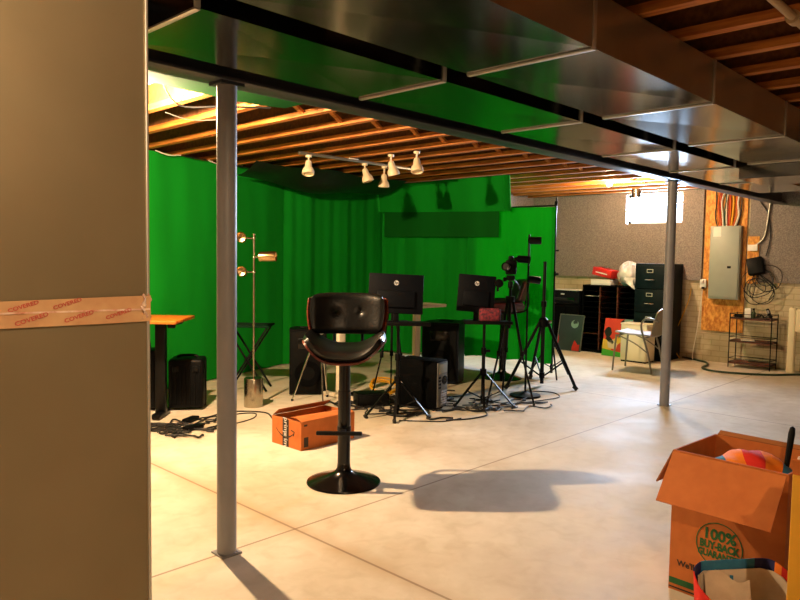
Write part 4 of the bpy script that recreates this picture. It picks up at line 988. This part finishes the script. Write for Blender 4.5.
# ------------------------------------------------------------------ cables on the floor
def floor_cable(pts, m_='cable_black', r=.005, label='', group=None, name='floor_cable'):
    b = MB().tube([(x, y, r + .001 + (0 if len(p) < 3 else p[2])) for p in pts for x, y in [p[:2]]], r, 7, 6)
    return tag(b.build(name, m_), label, 'cable', group)
def wander(seed, x0, y0, x1, y1, n, amp):
    rn = random.Random(seed); out = []
    for k in range(n):
        u = k / (n - 1); w_ = math.sin(PI * u) ** .5
        out.append((x0 + (x1 - x0) * u + rn.uniform(-amp, amp) * w_, y0 + (y1 - y0) * u + rn.uniform(-amp, amp) * w_, rn.uniform(0, .008)))
    return out
# tangle under the desk at left
for i, (a, b_, n, amp) in enumerate([((2.6, 5.15), (3.2, 5.0), 10, .12), ((2.55, 4.95), (3.0, 4.75), 11, .13), ((2.75, 5.1), (2.55, 4.75), 9, .14), ((2.5, 4.8), (2.7, 4.62), 9, .09), ((2.45, 5.2), (2.95, 5.05), 9, .13), ((2.5, 5.05), (2.75, 5.1), 8, .12), ((2.42, 5.0), (3.1, 4.95), 10, .10), ((2.55, 4.86), (2.85, 4.72), 9, .09), ((2.6, 5.3), (2.55, 4.9), 9, .1), ((2.5, 4.95), (2.7, 4.8), 8, .11)]):
    floor_cable(wander(30 + i, *a, *b_, n, amp), 'cable_black', .007, 'black cable tangled on the floor in front of the desk cases', 'cables by the desk')
floor_cable([(2.95, 5.12), (3.1, 5.02), (3.3, 5.08), (3.42, 5.0), (3.3, 4.86), (3.05, 4.8), (2.9, 4.84)], 'cable_black', .004, 'thin black cable looping out from the desk tangle towards the near post')
floor_cable([(2.9, 5.2), (3.05, 5.14), (3.25, 5.2), (3.4, 5.12), (3.5, 4.95), (3.42, 4.75), (3.32, 4.5), (3.2, 4.2)], 'cable_black', .006, 'black cable running from the desk past the nickel lamp to the shipping box')
for i, (x, y, rz, l) in enumerate(((2.88, 5.12, 30, 'black power brick on the floor in front of the cases'), (2.76, 4.87, 10, 'black power brick lying nearest the viewer in the desk cables'))):
    t = thing('power_brick', l, 'power adapter', (x, y, 0), rz)
    MB().box((0, 0, .018), (.16, .07, .034), .008).build('body', 'black_plastic', t); MB().cyl((.08, 0, .018), (.11, 0, .018), .007, n=8).build('strain_relief', 'black_plastic', t)
# tangle around the stool, computer and stands
rn = random.Random(77)
for i in range(34):
    x0, y0 = rn.uniform(4.1, 4.9), 0; y0 = rn.uniform(4.2, 4.9) if x0 < 4.6 else rn.uniform(3.9, 4.6)
    a = rn.uniform(-1.2, .6); l = rn.uniform(.4, .9)
    x1, y1 = x0 + l * math.cos(a) * .8, y0 + l * math.sin(a) * .8
    if y1 < 3.5: y1 = 3.5
    floor_cable(wander(100 + i, x0, y0, x1, y1, 8, .12), 'cable_black', rn.choice((.006, .007, .008)), 'black cable in the tangle between the desktop computer and the stands', 'cables around the computer')
for i in range(10):
    x0, y0 = rn.uniform(4.9, 5.4), rn.uniform(3.5, 4.1)
    floor_cable(wander(140 + i, x0, y0, x0 + rn.uniform(.2, .6), y0 - rn.uniform(-.2, .3), 8, .10), 'cable_black', .006, 'black cable on the floor under the tripods', 'cables under the tripods')
floor_cable([(4.45, 3.72), (4.62, 3.62), (4.85, 3.6), (5.0, 3.72), (5.15, 3.66)], 'cable_black', .006, 'black cable nearest the viewer in front of the desktop computer')
floor_cable([(5.5, 3.7), (5.8, 3.62), (6.05, 3.6), (6.2, 3.78), (6.08, 3.98), (5.9, 4.0)], 'cable_black', .005, 'black cable curving round the base of the black floor lamp')
floor_cable([(4.15, 3.98), (4.3, 3.8), (4.42, 3.7), (4.6, 3.68)], 'cable_black', .005, 'short black cable at the foot of the left tray stand')
pts = []
for k in range(26):
    a = k * .62; pts.append((4.86 + .13 * math.cos(a) * (1 + .1 * math.sin(k)), 4.88 + .13 * math.sin(a), .01 + .09 * (.5 + .5 * math.sin(a + .6)) + .002 * k))
tag(MB().tube(pts, .009, 8, 4).build('coiled_cable', 'cable_yellow'), 'yellow coiled extension cable on the floor behind the bar stool', 'cable')
t = thing('mixer_box', 'low black equipment box on the floor behind the bar stool', 'equipment', (4.42, 4.60, 0), -30)
MB().box((0, 0, .06), (.3, .2, .115), .01).build('body', 'black_plastic', t); MB().box((0, -.102, .06), (.26, .006, .08), .002).build('front_panel', 'black_metal', t)
